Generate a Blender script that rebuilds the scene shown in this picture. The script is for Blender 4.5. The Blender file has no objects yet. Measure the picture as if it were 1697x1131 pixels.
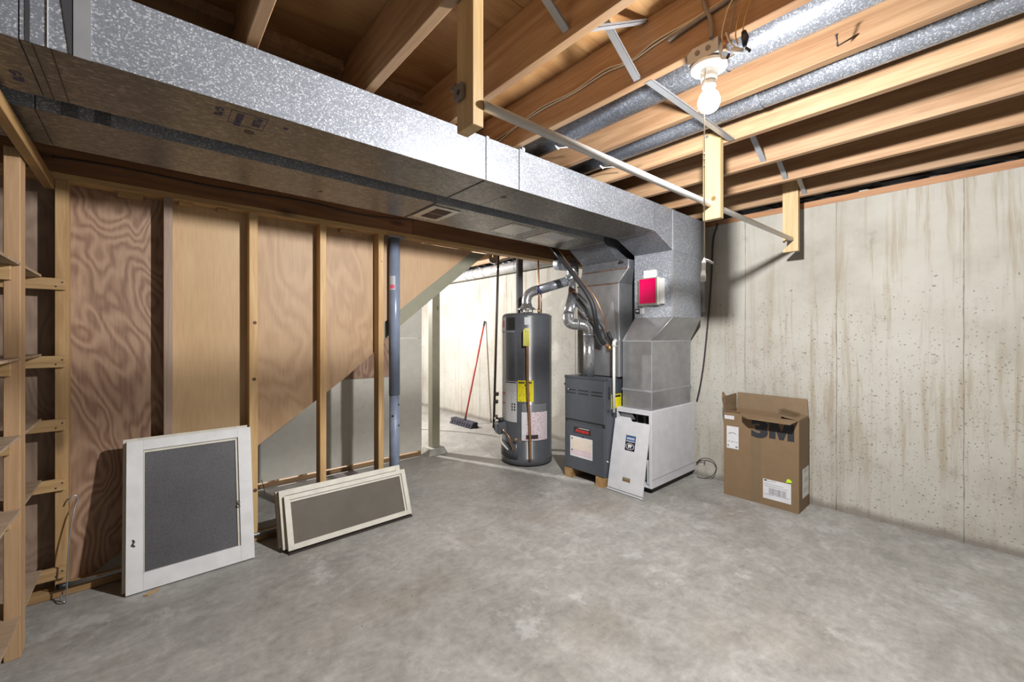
import bpy, bmesh, math, random
from mathutils import Vector, Matrix
random.seed(7)
scene = bpy.context.scene
COL = scene.collection

# ------------------------------------------------------------------ camera
cam = bpy.data.objects.new('camera', bpy.data.cameras.new('camera'))
COL.objects.link(cam)
cam.location = (0, 0, 1.32)
cam.rotation_euler = (math.radians(90), 0, math.radians(-41.28))
cam.data.sensor_width = 36; cam.data.lens = 14.574; cam.data.shift_y = -0.0056
cam.data.clip_start = 0.02
scene.camera = cam

# ------------------------------------------------------------------ light
world = bpy.data.worlds.new('world'); scene.world = world; world.use_nodes = True
world.node_tree.nodes['Background'].inputs[0].default_value = (0.8, 0.85, 1, 1)
world.node_tree.nodes['Background'].inputs[1].default_value = 0.0
vs = scene.view_settings
vs.view_transform = 'Standard'; vs.look = 'None'; vs.gamma = 1; vs.use_curve_mapping = False
vs.exposure = 0.0

def bulb_light(name, loc, power, smooth, color=(1, .93, .84), radius=.035):
    d = bpy.data.lights.new(name, 'POINT'); d.shadow_soft_size = radius; d.color = color; d.energy = 1
    d.use_nodes = True
    nt = d.node_tree; em = nt.nodes['Emission']
    fo = nt.nodes.new('ShaderNodeLightFalloff')
    fo.inputs['Strength'].default_value = power; fo.inputs['Smooth'].default_value = smooth
    nt.links.new(fo.outputs['Quadratic'], em.inputs['Strength'])
    o = bpy.data.objects.new(name, d); COL.objects.link(o); o.location = loc
    return o
BULB = (1.55, .668, 2.195)
BULB2 = (1.75, 5.6, 2.15)
bulb_light('bulb_light', BULB, 480, 2.2, (1, .985, .965))
bulb_light('back_room_bulb_light', BULB2, 600, .8, (1, .985, .96))

# ------------------------------------------------------------------ materials
def _mat(name):
    m = bpy.data.materials.new(name); m.use_nodes = True
    nt = m.node_tree
    return m, nt, nt.nodes, nt.links, nt.nodes['Principled BSDF']
def N(nt, typ, **kw):
    n = nt.nodes.new(typ)
    for k, v in sorted(kw.items(), key=lambda q: q[0].startswith('i_')):
        if k.startswith('i_'):
            key = k[2:].replace('_', ' ')
            n.inputs[key].default_value = v
        else: setattr(n, k, v)
    return n
def ramp(nt, stops, interp='LINEAR'):
    r = nt.nodes.new('ShaderNodeValToRGB'); cr = r.color_ramp; cr.interpolation = interp
    while len(cr.elements) < len(stops): cr.elements.new(.5)
    for e, (p, c) in zip(cr.elements, stops):
        e.position = p; e.color = (*c, 1) if len(c) == 3 else c
    return r
def mixc(nt, fac, a, b, blend='MIX'):
    n = nt.nodes.new('ShaderNodeMix'); n.data_type = 'RGBA'; n.blend_type = blend
    for s, v in ((n.inputs[0], fac), (n.inputs[6], a), (n.inputs[7], b)):
        if hasattr(v, 'links') or isinstance(v, bpy.types.NodeSocket): nt.links.new(v, s)
        elif isinstance(v, (int, float)): s.default_value = v
        else: s.default_value = (*v, 1) if len(v) == 3 else v
    return n.outputs[2]
def math_(nt, op, a, b=None, c=None):
    n = nt.nodes.new('ShaderNodeMath'); n.operation = op
    for i, v in enumerate((a, b, c)):
        if v is None: continue
        if isinstance(v, bpy.types.NodeSocket): nt.links.new(v, n.inputs[i])
        else: n.inputs[i].default_value = v
    return n.outputs[0]
def coords(nt, scale=(1, 1, 1), rnd=True, src='Object'):
    tc = nt.nodes.new('ShaderNodeTexCoord'); mp = nt.nodes.new('ShaderNodeMapping')
    mp.inputs['Scale'].default_value = scale
    v = tc.outputs[src]
    if rnd:
        oi = nt.nodes.new('ShaderNodeObjectInfo')
        sc = nt.nodes.new('ShaderNodeVectorMath'); sc.operation = 'ADD'
        m = math_(nt, 'MULTIPLY', oi.outputs['Random'], 37.0)
        cb = nt.nodes.new('ShaderNodeCombineXYZ')
        for i in range(3): nt.links.new(m, cb.inputs[i])
        nt.links.new(v, sc.inputs[0]); nt.links.new(cb.outputs[0], sc.inputs[1]); v = sc.outputs[0]
    nt.links.new(v, mp.inputs['Vector'])
    return mp.outputs[0]
def bump(nt, bsdf, h, strength=.2, dist=.002):
    b = nt.nodes.new('ShaderNodeBump'); b.inputs['Strength'].default_value = strength; b.inputs['Distance'].default_value = dist
    nt.links.new(h, b.inputs['Height']); nt.links.new(b.outputs[0], bsdf.inputs['Normal'])

def m_plain(name, c, rough=.5, metal=0, spec=.5, var=.0, emit=None):
    m, nt, ns, L, b = _mat(name)
    b.inputs['Roughness'].default_value = rough; b.inputs['Metallic'].default_value = metal
    b.inputs['Specular IOR Level'].default_value = spec
    v = coords(nt, (1, 1, 1))
    n = N(nt, 'ShaderNodeTexNoise', i_Scale=14.0, i_Detail=4.0); L.new(v, n.inputs['Vector'])
    k = var if var else .06
    r = ramp(nt, [(.3, tuple(x * (1 - k) for x in c)), (.7, tuple(min(1, x * (1 + k)) for x in c))])
    L.new(n.outputs[0], r.inputs[0]); L.new(r.outputs[0], b.inputs['Base Color'])
    return m
AK = .70
def m_wood(name, axis, c1, c2, knots=True, rough=.6, contrast=1.0):
    c1 = tuple(x * AK for x in c1); c2 = tuple(x * AK * .94 for x in c2)
    m, nt, ns, L, b = _mat(name)
    s = [14, 14, 14]; s[axis] = .8
    v = coords(nt, tuple(s))
    n = N(nt, 'ShaderNodeTexNoise', i_Scale=1.6, i_Detail=7.0, i_Roughness=.62, i_Distortion=.7); L.new(v, n.inputs['Vector'])
    fine = N(nt, 'ShaderNodeTexNoise', i_Scale=9.0, i_Detail=4.0); L.new(v, fine.inputs['Vector'])
    f = math_(nt, 'ADD', math_(nt, 'MULTIPLY', n.outputs[0], .75), math_(nt, 'MULTIPLY', fine.outputs[0], .25))
    r = ramp(nt, [(.36, c2), (.5, tuple((a + d) / 2 for a, d in zip(c1, c2))), (.62, c1)])
    L.new(f, r.inputs[0])
    colr = r.outputs[0]
    # piece-to-piece tone
    oi = ns.new('ShaderNodeObjectInfo')
    tone = ramp(nt, [(0, (.80, .74, .70)), (.5, (1, 1, 1)), (1, (1.12, 1.06, .98))]); L.new(oi.outputs['Random'], tone.inputs[0])
    colr = mixc(nt, 1.0, colr, tone.outputs[0], 'MULTIPLY')
    if knots:
        s2 = [5, 5, 5]; s2[axis] = 1.7
        v2 = coords(nt, tuple(s2))
        vo = N(nt, 'ShaderNodeTexVoronoi', i_Scale=1.0); L.new(v2, vo.inputs['Vector'])
        kr = ramp(nt, [(.05, (1, 1, 1)), (.14, (0, 0, 0))]); L.new(vo.outputs['Distance'], kr.inputs[0])
        colr = mixc(nt, math_(nt, 'MULTIPLY', kr.outputs[0], .75), colr, tuple(x * .35 for x in c2))
    L.new(colr, b.inputs['Base Color'])
    b.inputs['Roughness'].default_value = rough
    bump(nt, b, f, .25, .001)
    return m
def m_ply(name, c1, c2, freq=16, axis=2, wob=1.0, line=.5):
    """rotary-cut veneer: contour lines of a smooth noise field"""
    c1 = tuple(x * AK for x in c1); c2 = tuple(x * AK for x in c2)
    m, nt, ns, L, b = _mat(name)
    s = [1.6 * wob, 1.6 * wob, 1.6 * wob]; s[axis] *= .42
    v = coords(nt, tuple(s))
    n = N(nt, 'ShaderNodeTexNoise', i_Scale=1.3, i_Detail=3.2, i_Roughness=.48, i_Distortion=.45); L.new(v, n.inputs['Vector'])
    w = math_(nt, 'SINE', math_(nt, 'MULTIPLY', n.outputs[0], freq * 6.28))
    s3 = [60, 60, 60]; s3[axis] = 5
    v3 = coords(nt, tuple(s3))
    g = N(nt, 'ShaderNodeTexNoise', i_Scale=1.5, i_Detail=3.0); L.new(v3, g.inputs['Vector'])
    blot = N(nt, 'ShaderNodeTexNoise', i_Scale=.9, i_Detail=2.0); L.new(v, blot.inputs['Vector'])
    f = math_(nt, 'ADD', math_(nt, 'MULTIPLY', w, .22 * line), math_(nt, 'ADD', math_(nt, 'MULTIPLY', g.outputs[0], .6), math_(nt, 'MULTIPLY', blot.outputs[0], .42)))
    r = ramp(nt, [(.25, c2), (.5, tuple((a + d) / 2 for a, d in zip(c1, c2))), (.8, c1)]); L.new(f, r.inputs[0])
    L.new(r.outputs[0], b.inputs['Base Color']); b.inputs['Roughness'].default_value = .55
    bump(nt, b, f, .12, .001)
    return m
def m_galv(name, base, fleck, scale=110, amount=.75, metal=.35, rough=.42, stretch=(1, 1, 1), dirty=.0):
    m, nt, ns, L, b = _mat(name)
    v = coords(nt, stretch, rnd=True)
    vo = N(nt, 'ShaderNodeTexVoronoi', i_Scale=scale); L.new(v, vo.inputs['Vector'])
    sep = ns.new('ShaderNodeSeparateColor'); L.new(vo.outputs['Color'], sep.inputs[0])
    r = ramp(nt, [(0, tuple(x * .80 for x in base)), (amount - .12, base), (amount, tuple((a + d) / 2 for a, d in zip(base, fleck))), (1, fleck)])
    L.new(sep.outputs[0], r.inputs[0])
    n = N(nt, 'ShaderNodeTexNoise', i_Scale=2.2, i_Detail=4.0); L.new(coords(nt), n.inputs['Vector'])
    tr = ramp(nt, [(.3, (.82, .82, .82)), (.7, (1.08, 1.08, 1.08))]); L.new(n.outputs[0], tr.inputs[0])
    c = mixc(nt, 1.0, r.outputs[0], tr.outputs[0], 'MULTIPLY')
    if dirty:
        n2 = N(nt, 'ShaderNodeTexNoise', i_Scale=5.0, i_Detail=6.0, i_Roughness=.7); L.new(coords(nt), n2.inputs['Vector'])
        dr = ramp(nt, [(.45, (0, 0, 0)), (.7, (1, 1, 1))]); L.new(n2.outputs[0], dr.inputs[0])
        c = mixc(nt, math_(nt, 'MULTIPLY', dr.outputs[0], dirty), c, (.12, .09, .06))
    L.new(c, b.inputs['Base Color'])
    b.inputs['Metallic'].default_value = metal
    rr = ramp(nt, [(0, (rough - .1,) * 3), (1, (rough + .12,) * 3)]); L.new(sep.outputs[1], rr.inputs[0]); L.new(rr.outputs[0], b.inputs['Roughness'])
    return m
def m_floor():
    m, nt, ns, L, b = _mat('concrete_floor')
    v = coords(nt, rnd=False)
    n1 = N(nt, 'ShaderNodeTexNoise', i_Scale=.9, i_Detail=8.0, i_Roughness=.62, i_Distortion=.5); L.new(v, n1.inputs['Vector'])
    r1 = ramp(nt, [(.28, (.19, .182, .168)), (.42, (.255, .248, .234)), (.56, (.31, .304, .291)), (.74, (.375, .369, .356))]); L.new(n1.outputs[0], r1.inputs[0])
    # mottling and faint trowel sweeps
    n2 = N(nt, 'ShaderNodeTexNoise', i_Scale=5.5, i_Detail=9.0, i_Roughness=.72, i_Distortion=.8); L.new(v, n2.inputs['Vector'])
    r2 = ramp(nt, [(.33, (.80, .80, .79)), (.66, (1.16, 1.16, 1.16))]); L.new(n2.outputs[0], r2.inputs[0])
    c = mixc(nt, 1.0, r1.outputs[0], r2.outputs[0], 'MULTIPLY')
    v2 = coords(nt, (1.0, 3.5, 1), rnd=False)
    nt2 = N(nt, 'ShaderNodeTexNoise', i_Scale=2.1, i_Detail=6.0, i_Roughness=.65, i_Distortion=2.6); L.new(v2, nt2.inputs['Vector'])
    rt2 = ramp(nt, [(.38, (.94, .94, .935)), (.62, (1.05, 1.05, 1.05))]); L.new(nt2.outputs[0], rt2.inputs[0])
    c = mixc(nt, 1.0, c, rt2.outputs[0], 'MULTIPLY')
    n7 = N(nt, 'ShaderNodeTexNoise', i_Scale=26.0, i_Detail=8.0, i_Roughness=.7); L.new(v, n7.inputs['Vector'])
    r7 = ramp(nt, [(.34, (.86, .86, .855)), (.66, (1.12, 1.12, 1.12))]); L.new(n7.outputs[0], r7.inputs[0])
    c = mixc(nt, 1.0, c, r7.outputs[0], 'MULTIPLY')
    # warm stains
    n3 = N(nt, 'ShaderNodeTexNoise', i_Scale=1.7, i_Detail=5.0, i_W=3.0, noise_dimensions='4D'); L.new(v, n3.inputs['Vector'])
    r3 = ramp(nt, [(.55, (0, 0, 0)), (.75, (1, 1, 1))]); L.new(n3.outputs[0], r3.inputs[0])
    c = mixc(nt, math_(nt, 'MULTIPLY', r3.outputs[0], .34), c, (.27, .21, .145))
    # pale scuffed lime patches
    n4 = N(nt, 'ShaderNodeTexNoise', i_Scale=2.6, i_Detail=9.0, i_Roughness=.75, i_W=9.0, noise_dimensions='4D'); L.new(v, n4.inputs['Vector'])
    r4 = ramp(nt, [(.575, (0, 0, 0)), (.63, (1, 1, 1))]); L.new(n4.outputs[0], r4.inputs[0])
    c = mixc(nt, math_(nt, 'MULTIPLY', r4.outputs[0], .5), c, (.43, .43, .425))
    # specks
    vo = N(nt, 'ShaderNodeTexVoronoi', i_Scale=9.0); L.new(v, vo.inputs['Vector'])
    r5 = ramp(nt, [(.03, (1, 1, 1)), (.05, (0, 0, 0))]); L.new(vo.outputs['Distance'], r5.inputs[0])
    c = mixc(nt, math_(nt, 'MULTIPLY', r5.outputs[0], .7), c, (.08, .07, .06))
    L.new(c, b.inputs['Base Color'])
    rr = ramp(nt, [(.3, (.42,) * 3), (.7, (.62,) * 3)]); L.new(n2.outputs[0], rr.inputs[0]); L.new(rr.outputs[0], b.inputs['Roughness'])
    b.inputs['Specular IOR Level'].default_value = .35
    bump(nt, b, n2.outputs[0], .18, .003)
    return m
def m_wall(name, white=False):
    m, nt, ns, L, b = _mat(name)
    v = coords(nt, rnd=False)
    n1 = N(nt, 'ShaderNodeTexNoise', i_Scale=1.3, i_Detail=8.0, i_Roughness=.65); L.new(v, n1.inputs['Vector'])
    a, bb, cc = ((.46, .45, .42), (.52, .51, .485), (.56, .555, .535)) if white else ((.315, .30, .265), (.41, .40, .365), (.47, .462, .435))
    r1 = ramp(nt, [(.3, a), (.5, bb), (.7, cc)]); L.new(n1.outputs[0], r1.inputs[0]); c = r1.outputs[0]
    # vertical drip streaks, densest in a band of the wall
    vs_ = coords(nt, (1, 11, .6), rnd=False)
    n2 = N(nt, 'ShaderNodeTexNoise', i_Scale=1.6, i_Detail=7.0, i_Roughness=.68, i_Distortion=.35); L.new(vs_, n2.inputs['Vector'])
    r2 = ramp(nt, [(.50, (0, 0, 0)), (.68, (1, 1, 1))]); L.new(n2.outputs[0], r2.inputs[0])
    nm = N(nt, 'ShaderNodeTexNoise', i_Scale=.8, i_Detail=2.0); L.new(v, nm.inputs['Vector'])
    rm = ramp(nt, [(.38, (.15, .15, .15)), (.58, (1, 1, 1))]); L.new(nm.outputs[0], rm.inputs[0])
    c = mixc(nt, math_(nt, 'MULTIPLY', math_(nt, 'MULTIPLY', r2.outputs[0], rm.outputs[0]), .18 if white else .72), c, (.25, .195, .125))
    c = mixc(nt, math_(nt, 'MULTIPLY', rm.outputs[0], .04 if white else .12), c, (.36, .31, .23))
    # damp blotches
    n3 = N(nt, 'ShaderNodeTexNoise', i_Scale=6.0, i_Detail=6.0, i_Roughness=.7); L.new(v, n3.inputs['Vector'])
    r3 = ramp(nt, [(.60, (0, 0, 0)), (.70, (1, 1, 1))]); L.new(n3.outputs[0], r3.inputs[0])
    c = mixc(nt, math_(nt, 'MULTIPLY', r3.outputs[0], .15 if white else .35), c, (.19, .175, .145))
    # air holes in the cast face: two sizes, more of them low on the wall
    sx = ns.new('ShaderNodeSeparateXYZ'); L.new(v, sx.inputs[0])
    low = ramp(nt, [(0, (1, 1, 1)), (.48, (1, 1, 1)), (1, (.25, .25, .25))]); L.new(math_(nt, 'DIVIDE', sx.outputs[2], 2.3), low.inputs[0])
    hs = None
    for sc, th in ((22.0, .13), (48.0, .17), (85.0, .2)):
        n5 = N(nt, 'ShaderNodeTexNoise', i_Scale=sc * 1.6, i_Detail=2.0); L.new(v, n5.inputs['Vector'])
        dv = mixc(nt, .035 if sc < 30 else .02, v, n5.outputs['Color'])
        vo = N(nt, 'ShaderNodeTexVoronoi', i_Scale=sc); L.new(dv, vo.inputs['Vector'])
        rr = ramp(nt, [(th * .75, (1, 1, 1)), (th * 1.25, (0, 0, 0))]); L.new(vo.outputs['Distance'], rr.inputs[0])
        se = ns.new('ShaderNodeSeparateColor'); L.new(vo.outputs['Color'], se.inputs[0])
        pick = math_(nt, 'GREATER_THAN', math_(nt, 'MULTIPLY', se.outputs[0], low.outputs[0]), .80 if white else (.60 if sc < 30 else .56))
        h = math_(nt, 'MULTIPLY', rr.outputs[0], pick)
        hs = h if hs is None else math_(nt, 'MAXIMUM', hs, h)
    c = mixc(nt, math_(nt, 'MULTIPLY', hs, .35 if white else .62), c, (.10, .09, .07))
    # pale lime bloom and dark line at the foot
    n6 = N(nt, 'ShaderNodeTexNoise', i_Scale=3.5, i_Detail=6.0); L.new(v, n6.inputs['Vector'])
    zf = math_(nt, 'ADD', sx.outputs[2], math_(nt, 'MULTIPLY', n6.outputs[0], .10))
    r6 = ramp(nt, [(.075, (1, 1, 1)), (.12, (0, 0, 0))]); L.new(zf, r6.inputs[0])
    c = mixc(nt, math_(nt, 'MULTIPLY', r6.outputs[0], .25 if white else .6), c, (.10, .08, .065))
    L.new(c, b.inputs['Base Color']); b.inputs['Roughness'].default_value = .85; b.inputs['Specular IOR Level'].default_value = .2
    bump(nt, b, math_(nt, 'SUBTRACT', math_(nt, 'MULTIPLY', n3.outputs[0], .4), hs), .5, .004)
    return m
def m_print(name, paper, ink, rows=18, words=26, axis_row=2, axis_word=0, dens=.52, rough=.5):
    """flat printed matter: broken rows of tiny type"""
    m, nt, ns, L, b = _mat(name)
    v = coords(nt, rnd=False, src='Generated')
    sx = ns.new('ShaderNodeSeparateXYZ'); L.new(v, sx.inputs[0])
    row = math_(nt, 'MULTIPLY', sx.outputs[axis_row], rows)
    fr = math_(nt, 'FRACT', row); band = math_(nt, 'GREATER_THAN', fr, .5)
    cb = ns.new('ShaderNodeCombineXYZ')
    L.new(math_(nt, 'MULTIPLY', sx.outputs[axis_word], words), cb.inputs[0]); L.new(math_(nt, 'FLOOR', row), cb.inputs[1])
    wn = N(nt, 'ShaderNodeTexNoise', i_Scale=1.0, i_Detail=1.0); L.new(cb.outputs[0], wn.inputs['Vector'])
    word = math_(nt, 'GREATER_THAN', wn.outputs[0], dens)
    mg = math_(nt, 'MULTIPLY', math_(nt, 'GREATER_THAN', sx.outputs[axis_word], .07), math_(nt, 'LESS_THAN', sx.outputs[axis_word], .93))
    f = math_(nt, 'MULTIPLY', math_(nt, 'MULTIPLY', band, word), mg)
    L.new(mixc(nt, math_(nt, 'MULTIPLY', f, .75), paper, ink), b.inputs['Base Color']); b.inputs['Roughness'].default_value = rough
    return m
def m_screen():
    m, nt, ns, L, b = _mat('insect_screen')
    v = coords(nt, rnd=False, src='Object')
    w = N(nt, 'ShaderNodeTexVoronoi', i_Scale=210.0, feature='F1'); L.new(v, w.inputs['Vector'])
    r = ramp(nt, [(.2, (.10, .10, .11)), (.8, (.062, .062, .068))]); L.new(w.outputs['Distance'], r.inputs[0])
    n = N(nt, 'ShaderNodeTexNoise', i_Scale=2.5, i_Detail=3.0); L.new(v, n.inputs['Vector'])
    r2 = ramp(nt, [(.3, (.85, .85, .85)), (.7, (1.25, 1.25, 1.25))]); L.new(n.outputs[0], r2.inputs[0])
    L.new(mixc(nt, 1.0, r.outputs[0], r2.outputs[0], 'MULTIPLY'), b.inputs['Base Color'])
    b.inputs['Roughness'].default_value = .5
    b.inputs['Alpha'].default_value = .88
    return m
def m_glass(name, tint, alpha, rough=.1):
    m, nt, ns, L, b = _mat(name)
    n = N(nt, 'ShaderNodeTexNoise', i_Scale=5.0, i_Detail=7.0, i_Roughness=.7); L.new(coords(nt), n.inputs['Vector'])
    r = ramp(nt, [(.3, tuple(x * .8 for x in tint)), (.7, tint)]); L.new(n.outputs[0], r.inputs[0]); L.new(r.outputs[0], b.inputs['Base Color'])
    b.inputs['Roughness'].default_value = rough; b.inputs['Alpha'].default_value = alpha
    return m
def m_emit(name, c, s, transp=False):
    m, nt, ns, L, b = _mat(name)
    em = N(nt, 'ShaderNodeEmission'); em.inputs[0].default_value = (*c, 1); em.inputs[1].default_value = s
    out = ns['Material Output']
    if transp:
        tr = N(nt, 'ShaderNodeBsdfTransparent'); ad = N(nt, 'ShaderNodeAddShader')
        L.new(em.outputs[0], ad.inputs[0]); L.new(tr.outputs[0], ad.inputs[1]); L.new(ad.outputs[0], out.inputs[0])
    else: L.new(em.outputs[0], out.inputs[0])
    return m

M = {}
JL, JD = (.70, .43, .20), (.50, .255, .10)
M['joist'] = m_wood('joist_wood', 1, (.57, .385, .225), (.39, .215, .11))
SL, SD = (.72, .50, .25), (.52, .31, .125)
M['stud'] = m_wood('stud_wood', 2, SL, SD)
M['stud_grey'] = m_wood('stud_wood_grey', 2, (.47, .37, .31), (.34, .25, .20), knots=False)
M['plate'] = m_wood('plate_wood', 0, (.66, .45, .22), (.46, .28, .12))
M['rough_x'] = m_wood('rough_wood_x', 0, (.42, .27, .13), (.24, .13, .06))
M['beam'] = m_wood('beam_wood', 0, (.33, .16, .065), (.20, .085, .035))
M['wood_x'] = m_wood('shelf_wood_x', 0, (.66, .45, .22), (.45, .27, .11))
M['shelf'] = m_wood('shelf_board', 0, (.56, .43, .31), (.40, .29, .20), knots=False)
M['shelf_post'] = m_wood('shelf_post_wood', 2, (.60, .39, .22), (.47, .28, .14), knots=False)
M['wood_y'] = m_wood('brace_wood', 1, (.60, .39, .17), (.42, .24, .09))
M['hanger'] = m_wood('hanger_wood', 2, (.78, .58, .32), (.62, .42, .20))
M['sill'] = m_wood('sill_wood', 1, (.52, .28, .14), (.36, .17, .08), knots=False)
M['pallet'] = m_wood('block_wood', 0, (.62, .42, .20), (.42, .25, .10))
M['ply_a'] = m_ply('veneer_swirl', (.50, .325, .215), (.28, .155, .10), 24, wob=1.15, line=1.0)
M['ply_b'] = m_ply('veneer_pale', (.71, .50, .28), (.57, .36, .18), 5, wob=.8, line=.45)
M['ply_c'] = m_ply('veneer_rose', (.58, .385, .215), (.42, .25, .13), 12, wob=1.1, line=.6)
M['ply_d'] = m_ply('veneer_tan', (.62, .42, .25), (.48, .29, .16), 5, wob=.8, line=.5)
M['ply_e'] = m_ply('veneer_grey', (.40, .29, .215), (.26, .175, .125), 22, wob=1.3, line=.7)
M['subfloor'] = m_ply('subfloor_ply', (.60, .36, .16), (.38, .19, .07), 9, axis=0, wob=1.0, line=.7)
M['floor'] = m_floor(); M['wall'] = m_wall('concrete_wall'); M['wall_w'] = m_wall('concrete_wall_pale', True); M['seam'] = m_plain('seam_concrete', (.27, .25, .215), .9, var=.35)
M['galv'] = m_galv('galvanised_spangle', (.285, .308, .355), (.62, .65, .70), 235, .86, metal=.35, rough=.45)
M['galv_dark'] = m_galv('galvanised_plain', (.20, .21, .235), (.34, .355, .38), 150, .88, metal=.55, rough=.38, dirty=.10)
M['galv_under_shade'] = m_galv('galvanised_underside_shade', (.165, .155, .14), (.36, .33, .29), 210, .90, metal=.45, rough=.36, stretch=(.35, 1, 1), dirty=.10)  # same sheet metal, darkened and browned: underside shade put into the colour
M['galv_pipe'] = m_galv('galvanised_pipe', (.27, .29, .335), (.56, .60, .66), 250, .84, metal=.5, rough=.36)
M['galv_shiny'] = m_galv('bright_tin', (.42, .43, .45), (.52, .53, .55), 160, .84, metal=.75, rough=.24)
M['galv_plenum'] = m_plain('plenum_tin', (.37, .38, .40), .33, .7, var=.10)
M['galv_trim'] = m_plain('cleat_metal', (.38, .395, .42), .4, .5)
M['alu'] = m_plain('aluminium', (.60, .60, .60), .35, .3)
M['patch'] = m_plain('patch_tin', (.42, .41, .385), .35, .6, var=.12)
M['steel'] = m_plain('steel', (.42, .43, .46), .35, .8)
M['white_paint'] = m_plain('white_paint', (.60, .605, .62), .45)
M['cream_paint'] = m_plain('cream_paint', (.53, .51, .45), .5, var=.1)
M['wood_edge'] = m_plain('bare_edge', (.30, .25, .165), .7, var=.2)
M['white_enamel'] = m_plain('white_enamel', (.56, .565, .60), .35)
M['white_plastic'] = m_plain('white_plastic', (.60, .60, .59), .4)
M['porcelain'] = m_plain('porcelain', (.85, .85, .83), .2)
M['black'] = m_plain('black', (.02, .02, .022), .5)
M['dark'] = m_plain('dark_interior', (.035, .035, .04), .7)
M['insul'] = m_plain('black_poly', (.018, .018, .02), .35)
M['grey_paint'] = m_plain('grey_enamel', (.055, .062, .075), .35)
M['grey_paint2'] = m_plain('grey_enamel_door', (.068, .075, .088), .38)
M['heater'] = m_plain('heater_enamel', (.078, .083, .095), .28)
M['blue_pole'] = m_plain('blue_grey_paint', (.17, .205, .285), .3, var=.08)
M['blue_pole2'] = m_plain('blue_grey_paint_worn', (.18, .215, .295), .45, var=.16)
M['olive'] = m_plain('olive_paint', (.205, .20, .145), .5, var=.05)
M['olive_post'] = m_plain('olive_post_paint', (.235, .22, .155), .5, var=.05)
M['drywall'] = m_plain('drywall', (.52, .50, .45), .8, var=.05)
M['concrete_block'] = m_plain('footing_concrete', (.28, .27, .24), .9, var=.3)
M['copper'] = m_plain('copper', (.42, .22, .12), .35, .7, var=.15)
M['brass'] = m_plain('brass', (.45, .30, .12), .35, .8, var=.2)
M['black_iron'] = m_plain('black_iron', (.055, .045, .04), .45, .3)
M['abs'] = m_plain('stack_grey', (.085, .09, .10), .4)
M['rubber'] = m_plain('black_foam', (.02, .021, .026), .55)
M['tag_yellow'] = m_print('yellow_tag', (.50, .47, .07), (.16, .15, .03), 10, 8)
M['yellow'] = m_print('yellow_label', (.66, .58, .01), (.08, .07, .01), 13, 12, dens=.56)
M['label'] = m_print('white_label', (.55, .55, .56), (.09, .09, .10), 26, 16)
M['label_small'] = m_print('small_label', (.46, .47, .50), (.18, .19, .22), 9, 9)
M['label_pink'] = m_print('instruction_sheet', (.56, .53, .55), (.50, .17, .26), 17, 10, dens=.5)
M['label_y'] = m_print('white_label_y', (.58, .58, .60), (.12, .12, .15), 9, 16, axis_word=1, dens=.58)
M['label_x'] = m_print('side_label', (.70, .70, .68), (.15, .15, .15), 3, 9, axis_word=0)
M['paper'] = m_plain('paper_white', (.58, .585, .61), .6)
M['paper_orange'] = m_plain('print_orange', (.75, .52, .30), .6)
M['paper_red'] = m_plain('print_red', (.60, .10, .16), .6)
M['ink'] = m_plain('ink', (.02, .02, .025), .6)
M['ink_blue'] = m_plain('ink_blue', (.03, .03, .10), .6)
M['ink_grey'] = m_plain('ink_grey', (.22, .22, .25), .6)
M['red'] = m_plain('red_plastic', (.52, .003, .075), .16)
M['red_text'] = m_plain('red_lettering', (.60, .03, .03), .4)
M['blue_band'] = m_plain('blue_band', (.05, .13, .33), .4)
M['navy'] = m_plain('navy_plate', (.012, .015, .03), .4)
M['broom_red'] = m_plain('broom_red', (.42, .05, .05), .35)
M['bristle'] = m_plain('bristle', (.03, .03, .045), .9, var=.5)
M['card'] = m_plain('cardboard', (.185, .12, .064), .75, var=.05)
M['card_in'] = m_plain('cardboard_inside', (.20, .138, .08), .8, var=.07)
M['tape'] = m_plain('packing_tape', (.175, .122, .072), .25, var=.03)
M['lime'] = m_plain('lime_sticker', (.50, .75, .02), .5)
M['screen'] = m_screen()
M['dusty_glass'] = m_glass('dusty_glass', (.155, .14, .12), .85, .18)
M['cable_white'] = m_plain('cable_white', (.52, .48, .40), .5)
M['cable_grey'] = m_plain('cable_grey', (.20, .17, .15), .6)
M['cable_black'] = m_plain('cable_black', (.025, .02, .022), .4)
M['string'] = m_plain('string', (.62, .58, .50), .8)
M['bulb'] = m_emit('bulb_glow', (1, .95, .86), 12, True)
M['poly_bag'] = m_glass('poly_bag', (.30, .31, .33), .45, .25)
M['rust'] = m_plain('rust', (.095, .05, .032), .8, var=.4)
M['conduit'] = m_plain('conduit_grey', (.20, .195, .185), .5)
M['foil'] = m_plain('foil_wrap', (.52, .52, .52), .28, .35, var=.12)

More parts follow.
